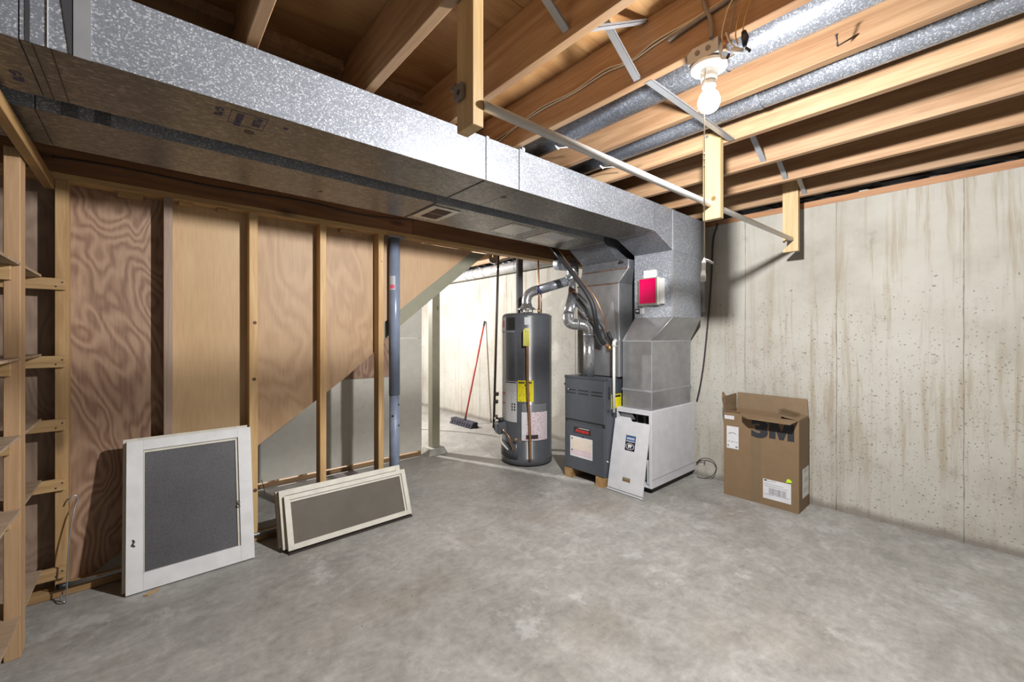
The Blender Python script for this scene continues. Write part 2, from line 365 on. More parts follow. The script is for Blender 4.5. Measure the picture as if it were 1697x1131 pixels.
# ------------------------------------------------------------------ mesh helpers
class MB:
    def __init__(s): s.v = []; s.f = []; s.sm = []
    def add(s, vs, fs, smooth=False):
        o = len(s.v); s.v += [tuple(p) for p in vs]; s.f += [tuple(i + o for i in f) for f in fs]; s.sm += [smooth] * len(fs); return s
    def box(s, x0, x1, y0, y1, z0, z1, b=0.0):
        if b <= 0:
            vs = [(x, y, z) for z in (z0, z1) for y in (y0, y1) for x in (x0, x1)]
            return s.add(vs, [(0, 2, 3, 1), (4, 5, 7, 6), (0, 1, 5, 4), (2, 6, 7, 3), (0, 4, 6, 2), (1, 3, 7, 5)])
        bm = bmesh.new(); bmesh.ops.create_cube(bm, size=1)
        for v in bm.verts: v.co = Vector(((x0 + x1) / 2 + v.co.x * (x1 - x0), (y0 + y1) / 2 + v.co.y * (y1 - y0), (z0 + z1) / 2 + v.co.z * (z1 - z0)))
        bmesh.ops.bevel(bm, geom=bm.edges[:], offset=b, segments=1, affect='EDGES')
        bm.verts.ensure_lookup_table()
        s.add([v.co[:] for v in bm.verts], [[v.index for v in f.verts] for f in bm.faces]); bm.free(); return s
    def hexa(s, lo, hi):
        """lo, hi: four points each, same winding (counter-clockwise seen from outside hi)"""
        return s.add(list(lo) + list(hi), [(3, 2, 1, 0), (4, 5, 6, 7)] + [(i, (i + 1) % 4, 4 + (i + 1) % 4, 4 + i) for i in range(4)])
    def prism(s, pts, d):
        d = Vector(d); n = len(pts); a = [Vector(p) for p in pts]; b = [p + d for p in a]
        nrm = Vector((0, 0, 0))
        for i in range(n): nrm += a[i].cross(a[(i + 1) % n])
        fl = nrm.dot(d) > 0
        f = [tuple(range(n))[::-1] if fl else tuple(range(n)), tuple(range(n, 2 * n)) if fl else tuple(range(n, 2 * n))[::-1]]
        for i in range(n):
            j = (i + 1) % n
            f.append((i, j, n + j, n + i) if fl else (j, i, n + i, n + j))
        return s.add(a + b, f)
    def tube(s, pts, r, seg=12, caps=True, smooth=True):
        pts = [Vector(p) for p in pts]; n = len(pts); rs = r if isinstance(r, (list, tuple)) else [r] * n
        prev = None; rings = []
        for i, p in enumerate(pts):
            t = (pts[min(i + 1, n - 1)] - pts[max(i - 1, 0)])
            if t.length < 1e-9: t = Vector((0, 0, 1))
            t.normalize()
            if prev is None:
                u = t.cross(Vector((0, 0, 1)))
                if u.length < 1e-3: u = t.cross(Vector((1, 0, 0)))
            else: u = prev - t * prev.dot(t)
            u.normalize(); w = t.cross(u); prev = u
            rings.append([p + (u * math.cos(2 * math.pi * k / seg) + w * math.sin(2 * math.pi * k / seg)) * rs[i] for k in range(seg)])
        o = len(s.v); s.v += [tuple(q) for rg in rings for q in rg]
        for i in range(n - 1):
            for k in range(seg):
                k2 = (k + 1) % seg
                s.f.append((o + i * seg + k, o + i * seg + k2, o + (i + 1) * seg + k2, o + (i + 1) * seg + k)); s.sm.append(smooth)
        if caps:
            s.f.append(tuple(o + k for k in range(seg))[::-1]); s.f.append(tuple(o + (n - 1) * seg + k for k in range(seg))); s.sm += [False, False]
        return s
    def lathe(s, c, prof, seg=32, smooth=True):
        """profile [(r, z)] turned about the vertical through c"""
        o = len(s.v); n = len(prof)
        for r, z in prof:
            for k in range(seg):
                a = 2 * math.pi * k / seg; s.v.append((c[0] + r * math.cos(a), c[1] + r * math.sin(a), c[2] + z))
        for i in range(n - 1):
            for k in range(seg):
                k2 = (k + 1) % seg
                s.f.append((o + i * seg + k, o + i * seg + k2, o + (i + 1) * seg + k2, o + (i + 1) * seg + k)); s.sm.append(smooth)
        s.f.append(tuple(o + k for k in range(seg))[::-1]); s.f.append(tuple(o + (n - 1) * seg + k for k in range(seg))); s.sm += [False, False]
        return s
    def build(s, name, mat, parent=None, fix=True):
        me = bpy.data.meshes.new(name); me.from_pydata(s.v, [], s.f)
        me.polygons.foreach_set('use_smooth', s.sm)
        if fix:
            bm = bmesh.new(); bm.from_mesh(me); bmesh.ops.recalc_face_normals(bm, faces=bm.faces); bm.to_mesh(me); bm.free()
        me.materials.append(M[mat] if isinstance(mat, str) else mat); me.update()
        o = bpy.data.objects.new(name, me); COL.objects.link(o)
        if parent: o.parent = parent; o.matrix_parent_inverse = Matrix.Translation(-Vector(parent.location))
        return o
def smoothpath(pts, k=6):
    P = [Vector(p) for p in pts]; out = []
    for i in range(len(P) - 1):
        a, b, c, d = P[max(i - 1, 0)], P[i], P[i + 1], P[min(i + 2, len(P) - 1)]
        for j in range(k):
            t = j / k
            out.append(.5 * ((2 * b) + (c - a) * t + (2 * a - 5 * b + 4 * c - d) * t * t + (3 * b - a - 3 * c + d) * t ** 3))
    out.append(P[-1]); return out
def tag(o, label, cat, group=None):
    o['label'] = label; o['category'] = cat
    if group: o['group'] = group
    return o
def struct(o): o['kind'] = 'structure'; return o
def thing(name, loc, label=None, cat=None, group=None):
    e = bpy.data.objects.new(name, None); COL.objects.link(e); e.location = loc; e.empty_display_size = .05
    if label: tag(e, label, cat, group)
    return e
def part_label(o, s): o['label'] = s; return o
def text(name, body, size, origin, right, up, mat, parent=None, bold=.0, width=None, depth=.0006, align='LEFT', shear=0.0):
    """flat lettering lying on a surface: right/up are the surface's axes"""
    cu = bpy.data.curves.new(name, 'FONT'); cu.body = body; cu.size = size; cu.offset = bold; cu.extrude = depth; cu.align_x = align; cu.shear = shear
    t = bpy.data.objects.new(name, cu); COL.objects.link(t)
    me = bpy.data.meshes.new_from_object(t.evaluated_get(bpy.context.evaluated_depsgraph_get()))
    bpy.data.objects.remove(t)
    xs = [v.co.x for v in me.vertices]; w = (max(xs) - min(xs)) if xs else 1; x0 = min(xs) if xs else 0
    sc = (width / w) if width else 1
    R, U = Vector(right).normalized(), Vector(up).normalized(); Nn = R.cross(U); O = Vector(origin)
    for v in me.vertices:
        x, y, z = v.co; v.co = O + R * ((x - (x0 if width else 0)) * sc) + U * y + Nn * z
    me.materials.clear(); me.materials.append(M[mat])
    o = bpy.data.objects.new(name, me); COL.objects.link(o)
    if parent: o.parent = parent; o.matrix_parent_inverse = Matrix.Translation(-Vector(parent.location))
    return o

# ================================================================== THE ROOM
XW = 3.895           # concrete wall face
YS = 3.067           # front of stud wall
XL, YF, YB = -2.7, -2.6, 7.2
JB, JT = 2.36, 2.60  # joist bottom / top
struct(MB().box(XL, XW + .25, YF, YB, -.12, 0).build('floor', 'floor'))
wr = struct(MB().box(XW, XW + .22, YF, YB, -.05, 2.32).build('wall_right', 'wall'))
for y in (5.2, 4.55, 3.9, 3.27, 2.64, 2.0, 1.368, .734, .086, -.55, -1.18):   # fins left where the form boards met
    m = MB(); n = 14
    pts = []
    for i in range(n + 1):
        pts.append((XW, y + random.uniform(-.002, .002), 2.31 * i / n + .005))
    m.tube(pts, [random.uniform(.0015, .0042) for _ in pts], 6)
    m.build('form_seam', 'seam', wr)
struct(MB().box(XL, XW + .22, YB, YB + .2, -.05, 2.6).build('wall_back', 'wall_w'))
struct(MB().box(XL, XW + .22, YF - .2, YF, -.05, 2.6).build('wall_front', 'wall'))
struct(MB().box(XL - .2, XL, YF, YB, -.05, 2.6).build('wall_far_left', 'wall'))
struct(MB().box(XW - .002, XW + .14, YF, YB, 2.3205, 2.366).build('trim_1', 'sill'))

# ceiling: subfloor sheets with their joists
ceil = struct(MB().box(XL, XW + .25, YF, YB, 2.63, 2.66).build('ceiling', 'subfloor'))
ys = [YF, -1.25, -.03, 1.19, 2.41, 3.63, 4.85, 6.07, YB]
xs = [XL, -1.2, 1.53, 3.93]
for i in range(len(ys) - 1):
    for j in range(len(xs) - 1):
        MB().box(xs[j] + .001, xs[j + 1] - .001, ys[i] + .0015, ys[i + 1] - .0015, JT + .001, 2.625).build('subfloor_sheet', 'subfloor', ceil)
JR = [-2.22, -1.80, -1.38, -.96, -.54, -.12, .30, .729, 1.142, 1.552, 1.962, 2.378, 2.84, 3.264, 3.709]   # right-hand edges
for x in JR:
    MB().box(x - .04, x, YF, YB, JB, JT, .0025).build('joist', 'joist', ceil)
# strip of blocking between the left joists, above the duct
for a, b in zip(JR[5:9], JR[6:10]):
    MB().box(a + .002, b - .042, 1.97, 2.01, 2.555, 2.6).build('blocking', 'joist', ceil)
# black plastic-faced insulation stuffed into the rim space above the wall
m = MB(); ny, nz = 150, 7
for i in range(ny + 1):
    for k in range(nz + 1):
        y = YF + (YB - YF) * i / ny
        m.v.append((3.93 + .05 * math.sin(k / nz * 3.1) * -.6 + random.uniform(-.018, .018), y, 2.3665 + .23 * k / nz))
for i in range(ny):
    for k in range(nz):
        a = i * (nz + 1) + k; m.f.append((a, a + 1, a + nz + 2, a + nz + 1)); m.sm.append(False)
o = m.build('rim_insulation', 'insul', fix=False); tag(o, 'crumpled black plastic insulation stuffed above the concrete wall', 'insulation')
md = o.modifiers.new('thickness', 'SOLIDIFY'); md.thickness = -.02

# ------------------------------------------------------------------ stud wall on the left
wl = struct(thing('wall_left', (0, YS, 0)))
STX = [-2.03, -1.61, -1.19, -.77, -.351, .066, .481, .905, 1.33]
for i, x in enumerate(STX):
    w = .047 if i in (4, 6, 7) else .04
    if i >= 7: w = .042
    MB().box(x, x + w, YS, YS + .089, .04, 2.105, .002).build('stud', 'stud_grey' if i == 5 else 'stud', wl)
MB().box(XL, XW, YS, YS + .089, 2.105, 2.14, .002).build('top_plate', 'plate', wl)
MB().box(XL, 1.41, YS, YS + .089, .002, .04, .002).build('sole_plate', 'plate', wl)
def diag(x):
    if x <= 1.101: return max(.0405, .595 + (x - .546) * .7207)
    return .995 + (x - 1.101) * .83
PY = YS + .0895
def panel(x0, x1, mat, z1=2.104):
    pts = [(x0, PY, diag(x0))]
    if diag(x0) < .041 < diag(x1): pts.append((-.223, PY, .041))
    if x0 < 1.101 < x1: pts.append((1.101, PY, .995))
    pts += [(x1, PY, diag(x1)), (x1, PY, z1), (x0, PY, z1)]
    return MB().prism(pts, (0, .012, 0)).build('plywood_panel', mat, wl)
panel(-2.7, -1.58, 'ply_b'); panel(-1.58, -.345, 'ply_e'); panel(-.343, .085, 'ply_a'); panel(.087, .50, 'ply_b'); panel(.502, .925, 'ply_c'); panel(.927, 1.365, 'ply_c')
MB().prism([(1.367, PY, 1.385), (2.279, PY, 2.104), (1.367, PY, 2.104)], (0, .012, 0)).build('plywood_panel', 'ply_d', wl)
for x0, x1, zz in ((-.125, -.02, 2.083), (.135, .20, 2.088), (1.06, 1.17, 2.086), (.32, .37, 2.09)):   # little filler blocks nailed under the plate
    MB().box(x0, x1, YS + .03, YS + .085, zz, 2.1045).build('filler_block', 'plate', wl)
for x, z, r, mt in ((.511, 1.40, .011, 'rust'), (.508, 1.04, .011, 'rust'), (.513, .33, .012, 'rust'), (.085, 2.07, .005, 'steel'), (.51, 2.085, .004, 'steel'), (1.355, 1.89, .004, 'rust')):   # plugs and nail heads
    MB().tube([(x, YS + .002, z), (x, YS - .0008, z)], r, 12).build('nail_head', mt, wl)

# beam over the stud wall
beam = thing('support_beam', (XL, YS + .05, 2.14), 'dark brown timber beam lying on the stud wall top plate behind the ducts', 'beam')
MB().box(XL, 1.62, YS + .004, YS + .13, 2.1405, 2.3595, .003).build('beam_length', 'beam', beam)
MB().box(1.622, XW - .002, YS + .004, YS + .13, 2.1405, 2.3595, .003).build('beam_length', 'beam', beam)
cab = MB().tube(smoothpath([(-.36, YS - .004, 2.21), (-.1, YS - .004, 2.222), (.3, YS - .004, 2.215), (.8, YS - .004, 2.235), (1.2, YS - .004, 2.22), (1.7, YS - .004, 2.27), (2.0, YS - .004, 2.33)]), .004, 6).build('beam_cable', 'cable_black')
tag(cab, 'thin black cable stapled along the face of the dark timber beam', 'cable')

# ------------------------------------------------------------------ stairs behind the stud wall
st = thing('staircase', (.2, 3.6, 0), 'enclosed staircase with olive painted stringer showing below the plywood', 'stairs')
for y in (3.185, 3.98):
    MB().prism([(-.18, y, .105), (1.101, y, 1.03), (1.36, y, 1.235), (2.455, y, 2.104), (2.20, y, 2.104), (-.18, y, .30)], (0, .04, 0)).build('stringer', 'olive', st)
for i in range(8):
    MB().box(.25 * i - .06, .25 * i + .21, 3.226, 3.979, .245 + .2 * i + .12, .245 + .2 * i + .15).build('tread', 'shelf', st)
    MB().box(.25 * i - .045, .25 * i - .03, 3.226, 3.979, .245 + .2 * i - .05, .245 + .2 * i + .1195).build('riser', 'shelf', st)

# drywall partition beyond the stairs
pw = struct(thing('wall_partition', (1, 4.1, 0)))
MB().box(-.6, 2.265, 4.1, 4.19, .001, .038, .002).build('sole_plate', 'rough_x', pw)
for x in (-.6, -.2, .22, .64, .83, 1.06, 1.48, 1.9, 2.225):
    MB().box(x, x + .038, 4.1005, 4.19, .0385, 2.3).build('stud', 'stud', pw)
for a, b in ((-.6, .25), (.25, 1.475), (1.475, 2.265)):
    MB().box(a + .001, b - .001, 4.0875, 4.1, .055, 1.287).build('drywall_sheet', 'drywall', pw)
MB().box(-.6, 2.265, 4.0875, 4.1, 1.290, 2.35).build('drywall_sheet', 'drywall', pw)
MB().box(1.25, 1.93, 4.074, 4.087, .892, 1.60).build('plywood_patch', 'ply_a', pw)
for z in (.12, .35, .6, .85, 1.06, 1.24, 1.32):
    for x in (1.62, 2.235):
        MB().tube([(x + random.uniform(-.006, .006), 4.0876, z), (x, 4.0868, z)], .0045, 8).build('screw_head', 'ink_grey', pw)
m = MB().tube([(.735, 3.98, .0), (.728, 3.985, .05), (.712, 3.99, .11)], .0025, 6).build('bent_wire', 'black_iron'); tag(m, 'short bent wire sticking up from the floor by the partition', 'wire')

# olive post with concrete footing
op = thing('wooden_post', (2.41, 4.06, 0), 'olive painted square post standing on a concrete footing by the drywall', 'post')
MB().box(2.37, 2.465, 4.035, 4.13, .068, 2.1045, .004).build('shaft', 'olive_post', op)
MB().tube([(2.43, 4.035, 1.64), (2.43, 4.015, 1.64), (2.43, 4.01, 1.62), (2.43, 4.02, 1.605)], .004, 6).build('hook', 'brass', op)
m = MB().hexa([(2.29, 3.975, 0), (2.53, 3.975, 0), (2.53, 4.18, 0), (2.29, 4.18, 0)], [(2.325, 4.0, .068), (2.50, 4.0, .068), (2.50, 4.16, .068), (2.325, 4.16, .068)]).build('concrete_footing', 'concrete_block'); tag(m, 'rough sloping concrete footing block under the olive post', 'footing')

# blue-grey steel jack post
jp = thing('steel_post', (1.48, 3.115, 0), 'blue grey round steel jack post between the last stud and the drywall', 'post')
PX, PYY = 1.482, 3.115
MB().tube([(PX, PYY, .843), (PX, PYY, 2.092)], .043, 28).build('upper_tube', 'blue_pole', jp)
lt = MB().tube([(PX, PYY, .006), (PX, PYY, .8435)], .039, 28).build('lower_tube', 'blue_pole2', jp)
for a, z in ((-2.35, .68), (-1.0, .766), (-1.0, .60)):
    d = Vector((math.cos(a), math.sin(a), 0))
    p = Vector((PX, PYY, z)); MB().tube([p + d * .0385, p + d * .0396], .009, 10).build('pin_hole', 'black', lt)
MB().box(PX - .075, PX + .075, PYY - .06, PYY + .056, 2.092, 2.1045).build('cap_plate', 'steel', jp)
MB().box(PX - .06, PX + .06, PYY - .06, PYY + .056, 0, .006).build('base_plate', 'steel', jp)
def cyl_patch(c, r, az, p0, p1, z0, z1, n=8):
    """patch hugging an upright cylinder; az = azimuth of p=0, p grows to the viewer's right"""
    m = MB()
    for i in range(n + 1):
        a = az + p0 + (p1 - p0) * i / n
        for z in (z0, z1): m.v.append((c[0] + r * math.cos(a), c[1] + r * math.sin(a), z))
    for i in range(n): m.f.append((2 * i, 2 * i + 2, 2 * i + 3, 2 * i + 1)); m.sm.append(True)
    return m
azp = math.atan2(-PYY, -PX)
s1 = cyl_patch((PX, PYY), .0436, azp, -.95, .15, 1.68, 1.79).build('sticker', 'label_small', jp, fix=False); part_label(s1, 'small paper sticker with red warning print')
cyl_patch((PX, PYY), .0439, azp, -.85, .05, 1.69, 1.72).build('sticker_print', 'paper_red', jp, fix=False)

# ================================================================== DUCTS
# each trunk runs slightly askew of the wall: y0 at the left end, y1 at the right
def duct(name, label, y0f, y0b, y1f, y1b, xa, xb, segs, xe, ze, xr, zr_bot, top=2.34, bot=2.12):
    t = thing(name, (xa, (y0f + y0b) / 2, bot), label, 'duct')
    yf = lambda x: y0f + (y1f - y0f) * (x - xa) / (xb - xa)
    yb = lambda x: y0b + (y1b - y0b) * (x - xa) / (xb - xa)
    for i in range(len(segs) - 1):
        a, b = segs[i] + .0015, segs[i + 1] - .0015
        MB().hexa([(a, yf(a), bot), (b, yf(b), bot), (b, yb(b), bot), (a, yb(a), bot)], [(a, yf(a), top), (b, yf(b), top), (b, yb(b), top), (a, yb(a), top)]).build('duct_section', 'galv', t)
        MB().hexa([(a, yf(a) + .001, bot - .001), (b, yf(b) + .001, bot - .001), (b, yb(b) - .001, bot - .001), (a, yb(a) - .001, bot - .001)], [(a, yf(a) + .001, bot), (b, yf(b) + .001, bot), (b, yb(b) - .001, bot), (a, yb(a) - .001, bot)]).build('bottom_shade_sheet', 'galv_under_shade', t)  # added thin sheet that carries the painted shade of the duct's underside
    return t, yf, yb
rd, yf1, yb1 = duct('return_duct', 'long galvanised trunk duct nearest the camera, dropping onto the white cabinet', 1.755, 2.125, 1.664, 2.018, -2.6, 2.905, [-2.6, -.262, 1.305, 1.532, 2.905], 0, 0, 0, 0)
sd, yf2, yb2 = duct('supply_duct', 'galvanised trunk duct behind the first, running along the dark beam to the furnace', 2.262, 2.59, 2.145, 2.585, -2.6, 2.93, [-2.6, -.30, 1.30, 2.93], 0, 0, 0, 0)
def cleat(par, yf, yb, x, w=.02, t=.004, mat='galv_trim', front=True, bottom=True):
    if front: MB().box(x - w / 2, x + w / 2, yf(x) - t, yf(x) + .001, 2.118, 2.345).build('drive_cleat', mat, par)
    if bottom: MB().box(x - w / 2, x + w / 2, yf(x) - t, yb(x) + t, 2.1165, 2.1190).build('drive_cleat', mat, par)
# left end: slip joint with its open dark gaps
MB().box(-.251, -.242, yf1(-.25) - .0012, yf1(-.25) + .002, 2.119, 2.339).build('joint_gap', 'dark', rd)
MB().prism([(-.168, yf1(-.17) - .0022, 2.119), (-.160, yf1(-.17) - .0022, 2.119), (-.160, yf1(-.17) - .0022, 2.339), (-.192, yf1(-.17) - .0022, 2.339)], (0, .003, 0)).build('joint_gap', 'dark', rd)
MB().box(-.160, -.124, yf1(-.14) - .0034, yf1(-.14) + .001, 2.117, 2.339).build('drive_cleat', 'galv_trim', rd)
MB().box(-.2105, -.2085, yf1(-.21) - .003, yf1(-.21) + .001, 2.119, 2.339).build('standing_edge', 'alu', rd)
for x in (-.24, -.205): MB().box(x, x + .0025, yf1(x), yb1(x), 2.1175, 2.1190).build('bottom_seam', 'black', rd)
for x in (1.305, 1.532):
    MB().box(x - .0025, x + .0025, yf1(x) - .0015, yf1(x) + .003, 2.119, 2.339).build('joint_gap', 'dark', rd)
    MB().box(x + .0025, x + .02, yf1(x) - .003, yf1(x) + .001, 2.118, 2.347).build('drive_cleat', 'galv', rd)
MB().box(1.301, 1.309, yf1(1.3), yb1(1.3), 2.1165, 2.1190).build('bottom_seam', 'black', rd)
MB().box(1.553, 1.575, yf1(1.56) - .002, yf1(1.56) + .012, 2.335, 2.362).build('tab', 'galv', rd)
for x, y in ((.299, 1.908), (1.548, 1.835)):
    MB().tube([(x, y, 2.1190), (x, y, 2.1183)], .019, 20).build('test_hole', 'black', rd)
MB().tube([(.719, 2.429, 2.1190), (.719, 2.429, 2.1183)], .012, 16).build('test_hole', 'black', sd)
# mill stencils on the underside
def under_text(body, size, x, y, par, ang=-90, mat='ink_blue'):
    a = math.radians(ang)
    r = Vector((math.cos(a), math.sin(a), 0)); u = Vector((math.sin(a), -math.cos(a), 0))
    return text('stencil', body, size, (x, y, 2.1184), r, u, mat, par, bold=.001, depth=.0003)
under_text('G-90', .034, .178, 1.765, rd, 90); under_text('TITENUS', .028, .243, 1.768, rd, 90); under_text('PLUS', .036, .296, 1.765, rd, 90); under_text('30', .02, .393, 1.772, rd, 90)
under_text('G-90', .034, -.315, 1.93, rd, 90); under_text('STEEL', .034, -.40, 2.0, rd, 90)
for x in (.222, .334): MB().box(x, x + .002, 1.752, 1.865, 2.1183, 2.1190).build('stencil_rule', 'ink_blue', rd)
for y in (1.753, 1.864): MB().box(.222, .336, y, y + .0018, 2.1183, 2.1190).build('stencil_rule', 'ink_blue', rd)
# elbow of the return duct and its drop
RX0, RX1, RY0, RY1 = 3.19, 3.69, 1.662, 2.012
pr = [(2.907, 2.121), (3.19, 2.008), (3.69, 2.008), (3.69, 2.338), (2.907, 2.338)]
MB().prism([(x, RY0 + .001, z) for x, z in pr], (0, RY1 - RY0 - .002, 0)).build('elbow', 'galv_dark', rd)
MB().prism([(x, RY0, z) for x, z in pr], (0, .0012, 0)).build('elbow_cheek', 'galv', rd)
MB().box(2.899, 2.915, RY0 - .002, RY1 + .002, 2.1165, 2.1190).build('elbow_cleat', 'galv_trim', rd)
MB().box(RX0, RX1, RY0, RY1, 1.468, 2.0065).build('drop', 'galv', rd)
MB().box(RX0 - .003, RX0 + .03, RY0 - .003, RY1, 1.998, 2.012).build('drop_flange', 'galv', rd)
MB().box(RX0 - .0035, RX0 + .012, RY0 - .0035, RY0 + .012, 1.468, 2.012).build('corner_seam', 'galv_trim', rd)
MB().box(RX0 - .004, RX0 + .022, RY0 - .004, RY0 + .002, 2.012, 2.338).build('corner_seam', 'galv_trim', rd)
TX0, TX1, TY0, TY1 = 3.155, 3.845, 1.828, 2.11
MB().hexa([(TX0, TY0, 1.275), (TX1, TY0, 1.275), (TX1, TY1, 1.275), (TX0, TY1, 1.275)], [(RX0, RY0, 1.467), (RX1, RY0, 1.467), (RX1, RY1, 1.467), (RX0, RY1, 1.467)]).build('transition', 'galv_plenum', rd)
MB().tube([(RX0, RY0, 1.467), (TX0, TY0, 1.276)], .004, 6).build('corner_seam', 'galv_trim', rd)
MB().box(TX0 - .003, TX0 + .006, TY0 - .003, TY0 + .006, .69, 1.262).build('corner_seam', 'galv_trim', rd)
MB().box(TX0 - .003, TX1 + .002, TY0 - .003, TY1 + .002, 1.262, 1.277).build('transition_flange', 'galv_trim', rd)
MB().box(TX0, TX1, TY0, TY1, .856, 1.262).build('lower_drop', 'galv_plenum', rd)
MB().box(TX0 - .004, TX1 + .004, TY0 - .004, TY1 + .004, .838, .856).build('collar_band', 'galv_trim', rd)
MB().box(TX0, TX1, TY0, TY1, .690, .838).build('collar', 'galv_plenum', rd)

# supply duct: register, patches, elbow, plenum
rg = thing('air_register', (1.41, 2.37, 2.115), 'small beige metal register screwed to the underside of the rear duct', 'register')
MB().box(1.315, 1.515, 2.225, 2.515, 2.1135, 2.1188, .002).build('frame', 'patch', rg)
for y0, y1 in ((2.262, 2.362), (2.374, 2.472)):
    gr = MB().box(1.36, 1.475, y0, y1, 2.1122, 2.1136).build('grille', 'rust', rg)
    for k in range(6): MB().box(1.368 + k * .018, 1.371 + k * .018, y0 + .003, y1 - .003, 2.1112, 2.1123).build('louver', 'dark', gr)
MB().box(1.301, 1.309, yf2(1.3), yb2(1.3), 2.1165, 2.1190).build('bottom_seam', 'black', sd)
for x0, x1, y0, y1 in ((1.955, 2.185, 2.215, 2.48), (2.33, 2.655, 2.205, 2.525)):
    p = MB().box(x0, x1, y0, y1, 2.1168, 2.1190).build('patch_plate', 'patch', sd)
    for x in (x0 + .02, x1 - .02):
        for y in (y0 + .02, y1 - .02): MB().tube([(x, y, 2.1173), (x, y, 2.1145)], .005, 8).build('screw', 'black_iron', p)
    if x0 > 2.2:
        MB().box(x0 + .06, x1 - .07, y0 + .05, y0 + .16, 2.1164, 2.1173).build('sticker', 'label_small', p)
pr = [(2.932, 2.121), (3.14, 1.985), (3.66, 1.985), (3.66, 2.338), (2.932, 2.338)]
MB().prism([(x, 2.146, z) for x, z in pr], (0, .40, 0)).build('elbow', 'galv_dark', sd)
MB().box(2.925, 2.94, 2.142, 2.56, 2.1165, 2.1190).build('elbow_cleat', 'galv_trim', sd)
for x in (-.216, -.128): MB().box(x - .022, x + .022, yf2(x) - .003, yf2(x) + .001, 2.119, 2.345).build('drive_cleat', 'galv_dark', sd)
UX = 3.135
MB().box(UX, 3.66, 2.04, 2.548, 1.905, 1.984).build('upper_plenum', 'galv_dark', sd)
MB().box(UX - .004, UX + .01, 2.04, 2.55, 1.902, 1.912).build('rust_line', 'rust', sd)
MB().hexa([(3.12, 2.125, 1.785), (3.66, 2.125, 1.785), (3.66, 2.592, 1.785), (3.12, 2.592, 1.785)], [(UX, 2.04, 1.904), (3.66, 2.04, 1.904), (3.66, 2.548, 1.904), (UX, 2.548, 1.904)]).build('plenum_transition', 'galv_plenum', sd)
MB().box(3.12, 3.66, 2.125, 2.592, .952, 1.784).build('coil_plenum', 'galv_plenum', sd)
MB().box(3.116, 3.128, 2.121, 2.133, .952, 1.784).build('corner_seam', 'galv_trim', sd)
MB().tube([(3.118, 2.125, 1.784), (3.133, 2.04, 1.904), (3.133, 2.04, 1.984)], .005, 6).build('corner_seam', 'galv_trim', sd)
MB().box(3.115, 3.13, 2.125, 2.595, 1.778, 1.79).build('flange', 'rust', sd)
MB().box(3.1165, 3.1205, 2.125, 2.592, 1.255, 1.268).build('panel_seam', 'galv_trim', sd)
MB().prism([(3.1185, 2.15, 1.27), (3.1185, 2.34, 1.27), (3.1185, 2.19, 1.62)], (-.0015, 0, 0)).build('access_panel', 'galv_trim', sd)
MB().tube([(3.10, 2.10, 1.965), (3.135, 2.10, 1.965)], .012, 10).build('knob', 'black', sd)

# electrostatic cleaner indicator with red cover on the drop
rb = thing('red_control_box', (RX0, 1.86, 1.57), 'white control box with glossy red cover on the galvanised drop', 'control box')
MB().box(RX0 - .045, RX0 - .0005, 1.765, 1.945, 1.572, 1.80, .003).build('housing', 'white_plastic', rb)
MB().box(RX0 - .053, RX0 - .0455, 1.772, 1.942, 1.576, 1.80, .002).build('cover_frame', 'olive', rb)
MB().box(RX0 - .056, RX0 - .0532, 1.782, 1.934, 1.586, 1.792, .001).build('red_cover', 'red', rb)
MB().box(RX0 - .02, RX0 - .0005, 1.80, 1.915, 1.8005, 1.868, .002).build('junction_cover', 'white_plastic', rb)
MB().box(RX0 - .028, RX0 - .0005, 1.725, 1.764, 1.578, 1.79, .004).build('side_channel', 'white_plastic', rb)
dk = thing('duct_sticker', (RX0, 1.97, 1.51), 'small black and white sticker below the red box on the duct drop', 'sticker')
MB().box(RX0 - .0012, RX0 - .0002, 1.962, 2.005, 1.505, 1.548).build('logo_half', 'navy', dk)
MB().box(RX0 - .0016, RX0 - .0012, 1.970, 1.997, 1.522, 1.538).build('logo_mark', 'paper', dk)
MB().box(RX0 - .0012, RX0 - .0002, 1.917, 1.961, 1.505, 1.552).build('text_half', 'label_y', dk)

# branch ducts between the joists
for x, lab in ((1.757, 'round galvanised branch duct beside the light bulb between the joists'), (2.172, 'round galvanised branch duct further right, behind the pull-string hanger board')):
    b = thing('branch_duct', (x, 0, 2.39), lab, 'duct', 'round branch ducts')
    MB().tube([(x, -2.4, 2.468), (x, 2.35, 2.468)], .074, 32).build('pipe', 'galv_pipe', b)
    for y in (.70, -.9): MB().tube([(x, y - .012, 2.468), (x, y + .012, 2.468)], .0765, 32, caps=False).build('crimp_joint', 'galv_pipe', b)
    w = MB().tube(smoothpath([(x - .02, 1.60, 2.388), (x - .01, 1.58, 2.378), (x + .035, 1.55, 2.385), (x + .10, 1.52, 2.38)], 4), .0028, 6).build('tie_wire', 'alu', b)
    MB().tube([(x - .03, 1.60, 2.392), (x - .012, 1.585, 2.372)], .006, 8).build('screw', 'alu', b)

